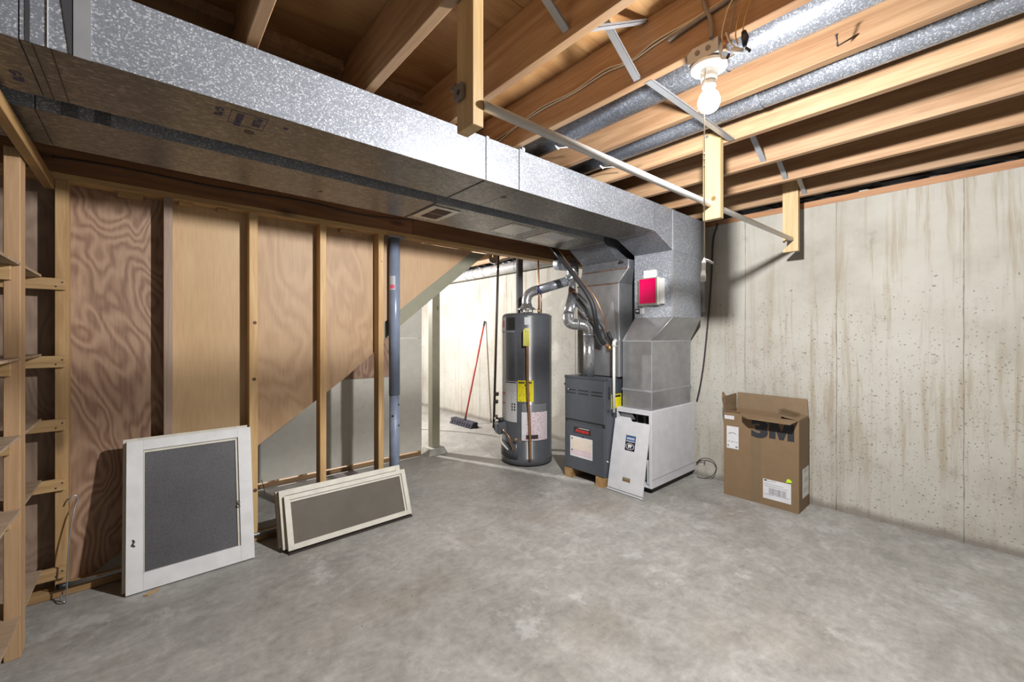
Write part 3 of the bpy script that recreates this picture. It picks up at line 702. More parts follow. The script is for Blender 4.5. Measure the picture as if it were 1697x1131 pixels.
# ================================================================== CEILING FITTINGS
for i, (x0, y0, y1, z0, zt) in enumerate(((.73, 1.01, 1.095, 1.954, 2.585), (2.297, .930, 1.023, 1.95, 2.42), (3.628, .912, 1.012, 1.95, 2.59))):
    lab = ['wooden rod hanger board nailed to a joist, nearest, with a grey clip on it', 'wooden rod hanger board behind the light pull string', 'wooden rod hanger board with slanted slot by the concrete wall'][i]
    h = thing('rod_hanger', (x0, (y0 + y1) / 2, z0), lab, 'hanger board', 'closet rod hangers')
    X1 = x0 + .041
    if i == 2:
        yy, zz = .955, 2.036   # open slanted slot cut from the left edge
        MB().prism([(x0, y0, z0), (x0, y1, z0), (x0, y1, zz - .072), (x0, yy - .014, zz - .006), (x0, yy - .010, zz + .022), (x0, yy + .012, zz + .026), (x0, y1, zz - .008), (x0, y1, zt), (x0, y0, zt)], (.041, 0, 0)).build('board', 'hanger', h)
    else: MB().box(x0, X1, y0, y1, z0, zt, .002).build('board', 'hanger', h)
    if i == 1:
        MB().tube([(x0 + .001, 1.0, 2.405), (x0 - .004, 1.0, 2.405)], .008, 12).build('screw_head', 'steel', h)
        MB().tube([(x0 + .001, .965, 2.06), (x0 - .003, .965, 2.06)], .012, 12).build('rod_socket', 'brass', h)
cl = thing('spring_clip', (.727, 1.07, 2.05), 'grey metal spring clip on the side of the nearest hanger board', 'clip')
MB().box(.712, .7295, 1.045, 1.092, 2.045, 2.095, .006).build('body', 'cable_grey', cl)
MB().tube([(.7295, 1.095, 2.092), (.716, 1.098, 2.10)], .014, 12).build('ear', 'cable_grey', cl)
MB().tube([(.7118, 1.06, 2.063), (.7125, 1.06, 2.063)], .009, 10).build('slot', 'black', cl)
rod = MB().tube([(.772, 1.012, 2.024), (2.296, .985, 2.034), (3.640, .955, 2.043)], .0155, 20).build('closet_rod', 'alu'); tag(rod, 'long pale metal closet rod carried by three wooden hangers under the joists', 'rod')

# steel cross bridging
def strap(a, b, lab, w=.028):
    a, b = Vector(a), Vector(b); d = (b - a).normalized(); s = Vector((0, 1, 0)); n = d.cross(s).normalized()
    m = MB()
    for o, hw in ((-1, .003),):
        pass
    m.hexa([a - s * w / 2, a + s * w / 2, a + s * w / 2 + n * .0015, a - s * w / 2 + n * .0015], [b - s * w / 2, b + s * w / 2, b + s * w / 2 + n * .0015, b - s * w / 2 + n * .0015])
    for e in (-1, 1):
        q = s * (e * w / 2)
        m.hexa([a + q, a + q + s * .0015, a + q + s * .0015 + n * .009, a + q + n * .009], [b + q, b + q + s * .0015, b + q + s * .0015 + n * .009, b + q + n * .009])
    o = m.build('bridging_strap', 'galv_trim'); tag(o, lab, 'bridging', 'steel bridging straps between joists'); return o
BY = .905
strap((1.143, BY, 2.375), (1.511, BY, 2.585), 'pale steel strap rising to the right, lower end on the joist left of the wires')
strap((1.143, BY + .035, 2.585), (1.511, BY + .035, 2.368), 'pale steel strap falling to the right, lower end above the wires on the joist')
strap((.731, BY + .06, 2.588), (1.101, BY + .06, 2.385), 'steel strap at the top edge of the picture left of the crossed pair')
strap((1.535, BY, 2.3575), (2.335, BY - .018, 2.3575), 'flat steel strap crossing under the branch ducts below the bulb')
for a, b, l in ((2.38, 2.799, 'steel strap in the first dark joist bay right of the hanger board'), (2.842, 3.223, 'steel strap in the second dark joist bay right of the hanger board'), (3.266, 3.668, 'steel strap in the joist bay nearest the concrete wall')):
    strap((a, .88, 2.588), (b, .88, 2.37), l)
nl = MB().tube([(1.921, .30, 2.405), (1.885, .352, 2.372)], .0028, 6).tube([(1.885, .352, 2.372), (1.868, .352, 2.405)], .0028, 6).tube([(1.868, .352, 2.404), (1.867, .352, 2.407)], .006, 8).build('bent_nail', 'black_iron'); tag(nl, 'long bent nail hooked out of the lit joist near the top right', 'nail')

# cables along the joist left of the lamp
for k, (dz, lab) in enumerate(((0, 'lower pale cable stapled along the joist left of the lamp'), (.014, 'upper pale cable stapled along the joist left of the lamp'))):
    pts = [(1.508, 1.90, 2.415 + dz * 2), (1.508, 1.70, 2.452 + dz * .5), (1.508, 1.5, 2.470 + dz), (1.508, 1.28, 2.462 + dz * .6), (1.508, 1.10, 2.472 + dz), (1.508, .97, 2.457 + dz * .4), (1.508, .86, 2.47 + dz), (1.508, .70, 2.478 + dz * .4), (1.508, .58, 2.475 + dz), (1.508, .30, 2.48 + dz)]
    c = MB().tube(smoothpath(pts, 5), .0035, 6).build('joist_cable', 'cable_white'); tag(c, lab, 'cable', 'cables on the joist')
c = MB().tube(smoothpath([(1.50, .40, 2.50), (1.50, .56, 2.478), (1.50, .72, 2.462), (1.50, .80, 2.452)], 5), .008, 8).build('dark_cable', 'cable_grey'); tag(c, 'dark sheathed cable running along the joist to the lamp box', 'cable')

# ceiling lamp: box, porcelain holder, bulb, pull string
LX, LY = 1.55, .668
lamp = thing('ceiling_lamp', (LX, LY, 2.36), 'bare light bulb in a white porcelain lampholder below a metal box', 'lamp')
bx = MB().prism([(LX - .055 + (0 if c else 0), LY + dy, z) for c, (dy, z) in enumerate(((-.055, 2.315), (.055, 2.315), (.055, 2.352), (.035, 2.366), (-.055, 2.366)))], (.10, 0, 0)).build('junction_box', 'galv_trim', lamp)
for y in (LY - .02, LY + .018): MB().tube([(LX - .0545, y, 2.343), (LX - .057, y, 2.343)], .009, 14).build('knockout', 'cable_grey', bx)
MB().lathe((LX, LY, 0), [(.032, 2.2915), (.050, 2.293), (.061, 2.298), (.064, 2.304), (.064, 2.310), (.058, 2.3145)], 40).build('lampholder_base', 'porcelain', lamp)
MB().lathe((LX, LY, 0), [(.020, 2.232), (.024, 2.234), (.024, 2.246), (.0215, 2.248), (.0215, 2.254), (.027, 2.257), (.031, 2.2910)], 28).build('socket', 'porcelain', lamp)
bl = MB().lathe((LX, LY, 0), [(.004, 2.141), (.018, 2.143), (.030, 2.152), (.0375, 2.170), (.0375, 2.187), (.032, 2.203), (.020, 2.220), (.014, 2.2315)], 28).build('bulb', 'bulb', lamp)
ps = thing('pull_string', (LX - .03, LY + .03, 1.5), 'long white pull string hanging from the lampholder with a white plastic end', 'string')
sx, sy = 1.535, .678
MB().tube(smoothpath([(LX - .036, LY - .004, 2.29), (LX - .033, LY + .0, 2.25), (sx, sy, 2.17), (sx, sy, 1.9), (sx, sy, 1.60)], 4), .0021, 6).build('cord', 'string', ps)
for z in (1.985, 1.965, 1.94): MB().tube([(sx, sy, z - .006), (sx, sy, z), (sx, sy, z + .006)], [.0016, .004, .0016], 6).build('knot', 'string', ps)
MB().tube(smoothpath([(sx, sy, 1.602), (sx - .004, sy, 1.59), (sx - .008, sy, 1.55), (sx - .010, sy, 1.518)], 4), [.004] * 4 + [.008] * 5 + [.010] * 4, 8).build('end_tassel', 'white_plastic', ps)
MB().tube([(sx, sy, 1.598), (sx + .010, sy - .010, 1.594), (sx + .026, sy - .02, 1.585)], .0045, 8).build('end_tip', 'white_plastic', ps)
# splices hanging out beside the box
def wire(pts, mat, lab, r=.0024): return tag(MB().tube(smoothpath(pts, 6), r, 6).build('loose_wire', mat), lab, 'wire', 'loose wires at the lamp box')
wire([(1.503, .66, 2.59), (1.500, .664, 2.52), (1.497, .64, 2.44), (1.493, .634, 2.40), (1.490, .634, 2.367)], 'cable_grey', 'thick grey cable entering the lamp box from above', .0075)
wire([(1.503, .555, 2.475), (1.498, .575, 2.455), (1.495, .590, 2.41), (1.495, .600, 2.36), (1.495, .590, 2.31), (1.495, .572, 2.29)], 'cable_white', 'leftmost pale loose wire dropping from the joist to the splices')
wire([(1.503, .545, 2.485), (1.498, .560, 2.44), (1.496, .566, 2.39), (1.496, .578, 2.34), (1.495, .560, 2.30)], 'cable_grey', 'dull grey loose wire second from the left at the splices')
wire([(1.503, .490, 2.475), (1.498, .525, 2.43), (1.494, .545, 2.39), (1.494, .555, 2.34), (1.494, .548, 2.30)], 'brass', 'bare coppery wire second from the right at the splices')
wire([(1.503, .470, 2.49), (1.498, .505, 2.43), (1.494, .525, 2.38), (1.494, .533, 2.33)], 'brass', 'rightmost bare coppery wire dropping to the dark connector')
wire([(1.494, .600, 2.335), (1.494, .606, 2.305), (1.494, .598, 2.278), (1.494, .572, 2.27), (1.494, .55, 2.275)], 'cable_white', 'short white wire curled beside the lamp box', .003)
wire([(1.492, .585, 2.36), (1.490, .575, 2.325), (1.490, .556, 2.295), (1.490, .54, 2.282)], 'cable_white', 'short white wire slanting into the white splice', .003)
sp = thing('wire_splices', (1.494, .55, 2.26), 'bundle of taped wire splices hanging beside the lamp box', 'wire splice')
MB().tube([(1.496, .530, 2.335), (1.495, .525, 2.31), (1.494, .527, 2.283)], [.008, .012, .006], 10).build('connector', 'navy', sp)
MB().tube([(1.497, .592, 2.35), (1.496, .590, 2.305)], .007, 10).build('connector', 'copper', sp)
MB().tube([(1.492, .565, 2.292), (1.491, .55, 2.277), (1.490, .53, 2.272)], [.006, .009, .006], 10).build('connector', 'white_plastic', sp)
MB().tube([(1.492, .575, 2.282), (1.491, .583, 2.266)], .005, 8).build('tape_end', 'black', sp)
MB().tube([(1.492, .522, 2.274), (1.491, .510, 2.258)], .005, 8).build('tape_end', 'black', sp)
# the bulb in the back room
for (x, y, z), lab in ((BULB2, 'bare bulb lighting the room beyond the stairs'),):
    t = thing('ceiling_lamp', (x, y, 2.36), lab, 'lamp')
    MB().lathe((x, y, 0), [(.03, z + .07), (.06, z + .09), (.06, 2.3595)], 24).build('lampholder_base', 'porcelain', t)
    MB().lathe((x, y, 0), [(.004, z - .045), (.026, z - .035), (.0315, z - .02), (.027, z + .008), (.018, z + .023), (.02, z + .0695)], 20).build('bulb', 'bulb', t)

# ================================================================== SHELVING ON THE LEFT
sh = thing('shelving', (-.9, 2.8, 0), 'rough wooden shelving with plank shelves on cleats at the left edge', 'shelf unit')
for x in (-.438, -1.9):
    MB().box(x, x + .046, 2.60, 2.69, 0, 2.085, .002).build('post', 'shelf_post', sh)
    MB().box(x, x + .046, 2.06, 2.15, 0, 2.045, .002).build('post', 'shelf_post', sh)
for z in (1.605, 1.217, .90, .60, .16):
    MB().box(-1.95, -.415, 2.578, 2.5995, z - .062, z, .002).build('front_cleat', 'wood_x', sh)
    MB().box(-1.98, -.312, YS - .021, YS - .0005, z - .058, z, .002).build('rear_cleat', 'wood_x', sh)
    for x in (-.335, -.345): MB().tube([(x + (.012 if x > -.34 else 0), YS - .0205, z - (.02 if x > -.34 else .042)), (x + (.012 if x > -.34 else 0), YS - .0222, z - (.02 if x > -.34 else .042))], .004, 8).build('nail_head', 'black_iron', sh)
    MB().box(-1.95, -.415, 2.1505, 2.172, z - .062, z, .002).build('front_cleat', 'wood_x', sh)
    for q, (ya, yb) in enumerate(((2.40, 2.80), (2.803, 3.043), (2.152, 2.398))):
        if q == 0:    # front plank is notched round the posts
            MB().prism([(-1.95, ya, z + .0005), (-.392, ya, z + .0005), (-.392, 2.599, z + .0005), (-.44, 2.599, z + .0005), (-.44, 2.691, z + .0005), (-.392, 2.691, z + .0005), (-.392, yb, z + .0005), (-1.95, yb, z + .0005)], (0, 0, .011)).build('shelf_plank', 'shelf', sh)
        else: MB().box(-1.95, -.392, ya, yb, z + .0005, z + .0115).build('shelf_plank', 'shelf', sh)
br = MB().box(-.388, -.352, 1.6, 3.066, 2.05, 2.103, .002).build('brace_board', 'wood_y'); tag(br, 'narrow board running from the first stud top towards the camera at upper left', 'board')
hk = thing('wire_hook', (-.30, 3.0, 0), 'thin wire with hooked top leaning on the sole plate by the first stud', 'wire hook')
MB().tube(smoothpath([(-.302, 2.985, .005), (-.301, 2.99, .08), (-.297, 3.0, .25), (-.286, 3.025, .40), (-.278, 3.04, .45), (-.268, 3.05, .48), (-.275, 3.05, .503), (-.292, 3.045, .500), (-.30, 3.04, .475)], 5), .0032, 6).build('wire', 'steel', hk)
MB().tube(smoothpath([(-.302, 2.985, .005), (-.31, 2.975, .012), (-.322, 2.99, .02), (-.318, 3.02, .045)], 4), .0032, 6).build('foot', 'steel', hk)
rp = thing('floor_rod', (.1, 3.045, .045), 'dark metal rod with black tip lying along the sole plate behind the window frames', 'rod')
MB().tube([(-.300, 3.05, .062), (1.0, 3.05, .05)], .011, 12).build('tube', 'steel', rp)
MB().tube([(-.345, 3.05, .0625), (-.300, 3.05, .062)], .014, 12).build('rubber_tip', 'black', rp)

# ================================================================== WINDOW FRAMES
def sash(name, label, x0, x1, yb_, yt_, z0, zt, thick, stile, rail_t, rail_b, mat, edge, fill, fillname, grp, hooks=False, bead='cream_paint'):
    """framed sash leaning back: front face runs from (yb_, z0) at the foot to (yt_, zt) at the top"""
    t = thing(name, ((x0 + x1) / 2, yb_, 0), label, 'window frame', grp)
    U = Vector((0, yt_ - yb_, zt - z0)); H = U.length; U.normalize(); Nn = Vector((0, U.z, -U.y))   # into the sash
    O = Vector((0, yb_, z0))
    P = lambda x, h, d: O + Vector((x, 0, 0)) + U * h + Nn * d
    def bar(nm, a, b, h0, h1, d0, d1, mt, par):
        m = MB(); m.hexa([P(a, h0, d0), P(b, h0, d0), P(b, h0, d1), P(a, h0, d1)], [P(a, h1, d0), P(b, h1, d0), P(b, h1, d1), P(a, h1, d1)])
        return m.build(nm, mt, par)
    bar('stile', x0, x0 + stile, 0, H, 0, thick, mat, t); bar('stile', x1 - stile, x1, 0, H, 0, thick, mat, t)
    bar('rail', x0 + stile + .0005, x1 - stile - .0005, H - rail_t, H, 0.0006, thick, mat, t); bar('rail', x0 + stile + .0005, x1 - stile - .0005, 0, rail_b, .0006, thick, mat, t)
    bar('side_edge', x0 - .0008, x0 - .0002, 0.002, H - .002, .001, thick - .001, edge, t)
    # glazing beads
    a, b, h0, h1 = x0 + stile + .001, x1 - stile - .001, rail_b + .0005, H - rail_t - .0005
    bar('bead', a, b, h1 - .014, h1, thick * .35, thick * .7, bead, t); bar('bead', b - .012, b, h0, h1 - .0145, thick * .35, thick * .7, bead, t)
    bar('bead', a, a + .004, h0, h1 - .0145, thick * .35, thick * .7, bead, t)
    bar(fillname, a + .001, b - .001, h0, h1, thick * .55, thick * .55 + .003, fill, t)
    if hooks:
        for hx, hh in ((x0 + .028, H * .315), (x1 - stile - .006, H * .42)):
            MB().tube(smoothpath([P(hx - .003, hh + .022, -.001), P(hx + .004, hh + .012, -.006), P(hx - .002, hh, -.008), P(hx + .006, hh - .012, -.003)], 4), .0032, 6).build('latch_hook', 'black_iron', t)
    return t
sash('window_screen_frame', 'tall white wooden window frame with dark insect screen, leaning in front', -.085, .474, 2.845, 2.985, .007, .755, .028, .066, .052, .088, 'white_paint', 'cream_paint', 'screen', 'screen_mesh', 'window frames leaning on the stud wall', True)
sash('window_screen_frame', 'tall cream window frame tucked directly behind the dark screen frame', -.100, .462, 2.878, 3.018, .007, .763, .030, .06, .05, .08, 'cream_paint', 'wood_edge', 'dusty_glass', 'glass_pane', 'window frames leaning on the stud wall')
sash('low_window_sash', 'long low white window sash with dusty glass, front of three', .634, 1.444, 2.75, 2.868, .023, .318, .030, .030, .027, .031, 'cream_paint', 'wood_edge', 'dusty_glass', 'glass_pane', 'low window sashes leaning together')
sash('low_window_sash', 'long low white window sash, middle of three, its top rail showing', .612, 1.420, 2.786, 2.904, .023, .345, .034, .032, .034, .034, 'cream_paint', 'wood_edge', 'dusty_glass', 'glass_pane', 'low window sashes leaning together')
sash('low_window_sash', 'long low sash at the back of the three leaning sashes', .60, 1.412, 2.828, 2.938, .024, .334, .036, .042, .03, .036, 'cream_paint', 'wood_edge', 'dusty_glass', 'glass_pane', 'low window sashes leaning together')
m = MB().box(.634, 1.446, 2.744, 2.90, .001, .011).build('sash_shadow_strip', 'black_iron'); tag(m, 'thin dark strip drawn as the shadow line under the low window sashes', 'shadow strip')  # dark strip added to paint the shadow line beneath the sashes
m = MB().prism([(-.02, 2.80, .001), (.03, 2.83, .001), (.045, 2.822, .001), (.0, 2.79, .001)], (0, 0, .006)).build('wood_splinter', 'plate'); tag(m, 'small pale wood splinter on the floor below the screen frame', 'splinter')

# ================================================================== WATER HEATER
HC = (3.021, 3.203); HR = .262
az0 = math.atan2(-HC[1], -HC[0])
wh = thing('water_heater', (HC[0], HC[1], 0), 'tall dark grey cylindrical gas water heater with paper labels', 'water heater')
body = MB().lathe((HC[0], HC[1], 0), [(HR - .012, .012), (HR + .004, .014), (HR + .004, .085), (HR, .088), (HR, 1.515), (HR - .006, 1.53), (HR - .03, 1.545), (.06, 1.552)], 56).build('tank', 'heater', wh)
MB().lathe((HC[0], HC[1], 0), [(HR - .03, 0), (HR - .02, .0118)], 40).build('base_ring', 'black', wh)
def hp(p, z, d=0.0):
    a = az0 + p; return Vector((HC[0] + (HR + d) * math.cos(a), HC[1] + (HR + d) * math.sin(a), z))
def hpatch(nm, mat, p0, p1, z0, z1, d=.0015, par=wh): return cyl_patch(HC, HR + d, az0, p0, p1, z0, z1, 12).build(nm, mat, par, fix=False)
l = hpatch('brand_label', 'label_small', -1.35, -.95, 1.365, 1.50); hpatch('brand_label', 'black', -.949, -.47, 1.375, 1.50)
hpatch('brand_label', 'ink_grey', -1.35, -.47, 1.352, 1.364); hpatch('brand_mark', 'paper_red', -1.27, -1.06, 1.40, 1.47, .003)
hpatch('rating_plate', 'label_small', -.09, .14, 1.425, 1.50)
hpatch('warning_sheet', 'label', -1.28, -.39, .445, .855)
hpatch('warning_icon', 'paper_red', -1.22, -1.0, .71, .735, .003); hpatch('warning_icon', 'paper_red', -1.22, -1.0, .615, .63, .003)
hpatch('warning_heading', 'ink', -.95, -.42, .838, .848, .003)
for i in range(2):
    for j in range(3): hpatch('warning_icon', 'ink', -.62 + i * .11, -.56 + i * .11, .56 + j * .028, .578 + j * .028, .003)
e = hpatch('energy_label', 'yellow', -.36, .26, .655, .868)
hpatch('energy_heading', 'ink', -.32, -.08, .838, .853, .003); hpatch('energy_heading', 'ink', .02, .19, .838, .853, .003); hpatch('energy_heading', 'ink', -.09, -.04, .815, .828, .003)
hpatch('poly_bag', 'poly_bag', -.17, .80, .535, .63, .012); b = hpatch('instruction_sheet', 'label_pink', -.19, .84, .268, .552, .013)
hpatch('sheet_heading', 'black', -.03, .42, .285, .325, .0145); hpatch('sheet_margin', 'paper', -.19, -.02, .33, .552, .0145)
# relief valve discharge
MB().tube([hp(.02, 1.33, -.01), hp(.02, 1.33, .045)], .018, 12).build('relief_valve', 'brass', wh)
MB().tube(smoothpath([hp(.02, 1.345, .045), hp(.02, 1.25, .045), hp(.035, .8, .04), hp(.10, .42, .04), hp(.12, .08, .035)], 4), .0125, 12).build('discharge_pipe', 'copper', wh)
tg = MB().prism([hp(-.11, 1.215, .062), hp(.085, 1.215, .062), hp(.085, 1.365, .062), hp(.05, 1.39, .062), hp(-.07, 1.39, .062), hp(-.11, 1.365, .062)], (hp(0, 0, .002) - hp(0, 0, 0))).build('relief_valve_tag', 'tag_yellow', wh); part_label(tg, 'yellow tag hanging on the relief valve')
MB().tube(smoothpath([hp(-.03, 1.355, .065), hp(-.02, 1.38, .07), hp(.02, 1.385, .065), hp(.03, 1.35, .066)], 4), .003, 6).build('tag_wire', 'alu', wh)
# gas valve, burner door
gv = MB().box(-.055, .055, -.05, .05, -.06, .06, .012).build('gas_valve', 'grey_paint2', wh)
p = hp(-1.12, .37, .035); gv.matrix_parent_inverse = Matrix(); gv.location = p - Vector(wh.location); gv.rotation_euler = (0, .12, az0 - 1.12)
MB().tube([hp(-1.12, .428, .035), hp(-1.12, .468, .035)], .026, 16).build('gas_knob', 'black', wh)
MB().tube(smoothpath([hp(-.95, .36, .05), hp(-.75, .36, .07), hp(-.55, .30, .07), hp(-.5, .22, .05), hp(-.52, .16, .02)], 5), .006, 8).build('pilot_tube', 'copper', wh)
MB().tube(smoothpath([hp(-1.05, .31, .05), hp(-.95, .24, .06), hp(-.8, .2, .05), hp(-.75, .16, .02)], 5), .010, 8).build('burner_tube', 'cream_paint', wh)
MB().tube([hp(-.42, .255, .02), hp(-.33, .29, .05)], .012, 10).build('igniter', 'brass', wh)
d = cyl_patch(HC, HR + .02, az0, -1.25, -.35, .085, .235, 10)
dd = d.build('burner_door', 'grey_paint2', wh, fix=False); md = dd.modifiers.new('t', 'SOLIDIFY'); md.thickness = .018
# draft hood and nipples
for a in (.6, 2.2, 3.8, 5.4):
    MB().box(HC[0] + .06 * math.cos(a) - .006, HC[0] + .06 * math.cos(a) + .006, HC[1] + .06 * math.sin(a) - .003, HC[1] + .06 * math.sin(a) + .003, 1.55, 1.592).build('hood_leg', 'galv_shiny', wh)
MB().lathe((HC[0], HC[1], 0), [(.10, 1.590), (.098, 1.598), (.06, 1.625), (.052, 1.655)], 28).build('draft_hood', 'galv_shiny', wh)
MB().lathe((HC[0], HC[1], 0), [(.055, 1.5525), (.055, 1.565)], 24).build('flue_collar', 'black', wh)

# flue piping
fl = thing('heater_flue', (HC[0], HC[1], 1.6), 'shiny tin flue from the water heater sloping up to the tee', 'flue pipe')
MB().tube(smoothpath([(HC[0], HC[1], 1.648), (HC[0], HC[1], 1.70), (HC[0] + .014, HC[1] - .016, 1.752), (HC[0] + .045, HC[1] - .055, 1.785), (HC[0] + .075, HC[1] - .095, 1.797)], 5), .051, 24).build('elbow', 'galv_shiny', fl)
for q in ((HC[0], HC[1], 1.665), (HC[0] + .004, HC[1] - .004, 1.72), (HC[0] + .028, HC[1] - .034, 1.772)): MB().tube([Vector(q) - Vector((0, 0, .002)), Vector(q) + Vector((0, 0, .002))], .0525, 24).build('elbow_gore', 'galv_trim', fl)
MB().tube([(HC[0] + .075, HC[1] - .095, 1.797), (3.29, 2.84, 1.888)], .050, 24).build('pipe', 'galv_pipe', fl)
MB().tube([(HC[0] + .072, HC[1] - .091, 1.796), (HC[0] + .092, HC[1] - .118, 1.803)], .0525, 24).build('coupling', 'ink_blue', fl)
te = thing('flue_tee', (3.31, 2.81, 1.9), 'tin vent tee joining both flues below the beam', 'flue pipe')
MB().tube(smoothpath([(3.285, 2.845, 1.885), (3.305, 2.82, 1.925), (3.31, 2.815, 2.0), (3.305, 2.83, 2.06), (3.29, 2.88, 2.10)], 4), .062, 24).build('body', 'galv_shiny', te)
MB().tube([(3.29, 2.88, 2.07), (3.26, 3.0, 2.085)], .075, 28).build('vent_elbow', 'galv_pipe', te)
for z in (1.95, 2.0): MB().tube([(3.308, 2.818, z - .003), (3.308, 2.818, z + .003)], .0645, 24).build('seam_ring', 'galv_trim', te)
ff = thing('furnace_flue', (3.02, 2.39, .95), 'shiny tin flue rising in elbows from the grey furnace', 'flue pipe')
fx, fy = 3.03, 2.385
MB().tube([(fx, fy, .946), (fx, fy, 1.33)], .050, 24).build('riser', 'galv_shiny', ff)
MB().tube([(fx, fy, 1.318), (fx, fy, 1.333)], .0525, 24).build('seam_ring', 'galv_trim', ff)
MB().tube(smoothpath([(fx, fy, 1.33), (fx - .006, fy + .006, 1.375), (fx - .03, fy + .03, 1.412), (fx - .06, fy + .065, 1.42)], 4), .050, 24).build('elbow', 'galv_shiny', ff)
MB().tube(smoothpath([(fx - .06, fy + .065, 1.42), (fx - .10, fy + .115, 1.425), (fx - .115, fy + .145, 1.455), (fx - .10, fy + .16, 1.51)], 4), .050, 24).build('elbow', 'galv_shiny', ff)
for q, dq in (((fx - .066, fy + .072, 1.42), (-.004, .005, 0)), ((fx - .03, fy + .03, 1.412), (-.003, .003, .003)), ((fx - .11, fy + .13, 1.44), (-.003, .003, .004))):
    q, dq = Vector(q), Vector(dq); MB().tube([q - dq, q + dq], .0525, 24).build('elbow_gore', 'galv_trim', ff)
MB().tube([(fx - .10, fy + .16, 1.51), (3.105, 2.64, 1.705)], .049, 24).build('pipe', 'galv_shiny', ff)
MB().tube([(3.105, 2.64, 1.705), (3.13, 2.67, 1.755)], [.049, .035], 20).build('reducer', 'copper', ff)
MB().tube([(3.13, 2.67, 1.75), (3.30, 2.82, 1.90)], .036, 20).build('upper_pipe', 'galv_shiny', ff)
MB().tube([(3.085, 2.60, 1.66), (3.085, 2.42, 1.47), (3.085, 2.30, 1.36)], [.030, .030, .024], 20).build('branch_pipe', 'galv_shiny', ff)

# supply and gas piping at the heater
vs_ = MB().tube([(3.265, 3.585, .0), (3.265, 3.585, 2.36)], .040, 24).build('stack_pipe', 'abs'); tag(vs_, 'dark grey vertical stack pipe behind the water heater', 'pipe')
gp = thing('gas_pipe', (2.72, 3.33, .3), 'black iron gas pipe running down left of the water heater', 'pipe')
gx0 = hp(-1.66, 0, .06)
MB().tube([(2.815, 3.42, 2.36), (2.79, 3.42, 1.6), (2.745, 3.42, .34)], .013, 12).build('riser', 'black_iron', gp)
for z, r in ((.70, .026), (.62, .022), (.46, .020), (.34, .02)): 
    q = 2.755 + (z - .34) * .03; MB().tube([(q, 3.40, z - .018), (q, 3.40, z + .018)], r, 10).build('fitting', 'black_iron', gp)
MB().tube([(2.757, 3.40, .45), (2.79, 3.33, .43)], .012, 10).build('branch', 'black_iron', gp)
MB().tube([(2.71, 3.36, .455), (2.757, 3.40, .455)], .007, 8).build('shutoff_handle', 'white_plastic', gp)
cp = thing('water_pipe', (3.1, 3.1, 1.55), 'thin copper water pipe rising from the heater top', 'pipe')
wx, wy = 3.085, 3.085
MB().tube([(wx, wy, 1.55), (wx, wy, 1.80), (wx - .012, wy + .01, 2.36)], .010, 12).build('pipe', 'copper', cp)
MB().tube([(wx + .016, wy - .018, 1.55), (wx + .016, wy - .018, 1.83)], .007, 12).build('pipe', 'copper', cp)
MB().tube([(wx, wy, 1.80), (wx, wy, 1.845)], .016, 12).build('fitting', 'brass', cp)
MB().tube([(wx, wy, 1.5525), (wx, wy, 1.60)], .015, 12).build('nipple', 'brass', cp)

# ================================================================== FURNACE
FX0, FX1, FY0, FY1, FZ0, FZ1 = 2.95, 3.70, 2.15, 2.61, .085, .944
fu = thing('furnace', (3.3, 2.38, FZ0), 'dark grey gas furnace cabinet with louvred upper door on wooden blocks', 'furnace')
MB().box(FX0 + .012, FX1, FY0, FY1, FZ0, FZ1, .004).build('cabinet', 'grey_paint', fu)
ud = MB().box(FX0, FX0 + .0115, FY0 + .004, FY1 - .004, .545, FZ1 - .022, .003).build('upper_door', 'grey_paint2', fu)
MB().box(FX0 - .002, FX0 + .03, FY0, FY1, FZ1 - .021, FZ1 + .003, .002).build('top_trim', 'grey_paint', fu)
ld = MB().box(FX0, FX0 + .0115, FY0 + .004, FY1 - .004, FZ0 + .003, .512, .003).build('lower_door', 'grey_paint2', fu)
MB().box(FX0 + .004, FX0 + .0118, FY0 + .006, FY1 - .006, .513, .544).build('door_gap', 'black', fu)
MB().box(FX0 + .001, FX0 + .004, FY0 + .03, FY1 - .03, .516, .531).build('latch_strip', 'grey_paint2', fu)
W = FY1 - FY0
for c0, c1 in ((.06, .29), (.36, .61), (.68, .94)):
    for z in (.812, .783): MB().box(FX0 - .0012, FX0 + .0005, FY1 - W * c1, FY1 - W * c0, z, z + .012).build('louver_slot', 'black', ud)
MB().tube([(FX0 - .001, FY1 - .05, .82), (FX0 - .006, FY1 - .05, .82)], .006, 8).build('screw', 'alu', ud)
bd = MB().box(FX0 - .003, FX0 - .0002, FY0 + .155, FY1 - .115, .428, .484, .0012).build('badge', 'black', ld)
text('badge_lettering', 'Amana', .05, (FX0 - .0032, FY1 - .132, .436), (0, -1, 0), (0, 0, 1), 'red_text', bd, bold=.001, width=.155, shear=.25)
MB().box(FX0 - .0038, FX0 - .0031, FY0 + .165, FY1 - .175, .4715, .4765).build('badge_bar', 'paper', bd)
MB().tube([(FX0 - .001, FY0 + .24, .40), (FX0 - .003, FY0 + .24, .40)], .009, 10).build('sight_port', 'black', ld)
lb = MB().box(FX0 - .0022, FX0 - .0004, FY0 + .132, FY1 - .072, .208, .392).build('wiring_label', 'paper', ld)
for i in range(9):
    z = .375 - i * .0175
    MB().box(FX0 - .0028, FX0 - .0021, FY0 + .145, FY1 - (.085 if i not in (0, 6) else .105), z - (.006 if i < 6 else .003), z).build('label_line', 'paper_orange' if i < 6 else 'paper_red', lb)
for i in (0, 6): MB().box(FX0 - .0028, FX0 - .0021, FY1 - .10, FY1 - .088, .362 - i * .0175, .378 - i * .0175).build('label_mark', 'ink', lb)
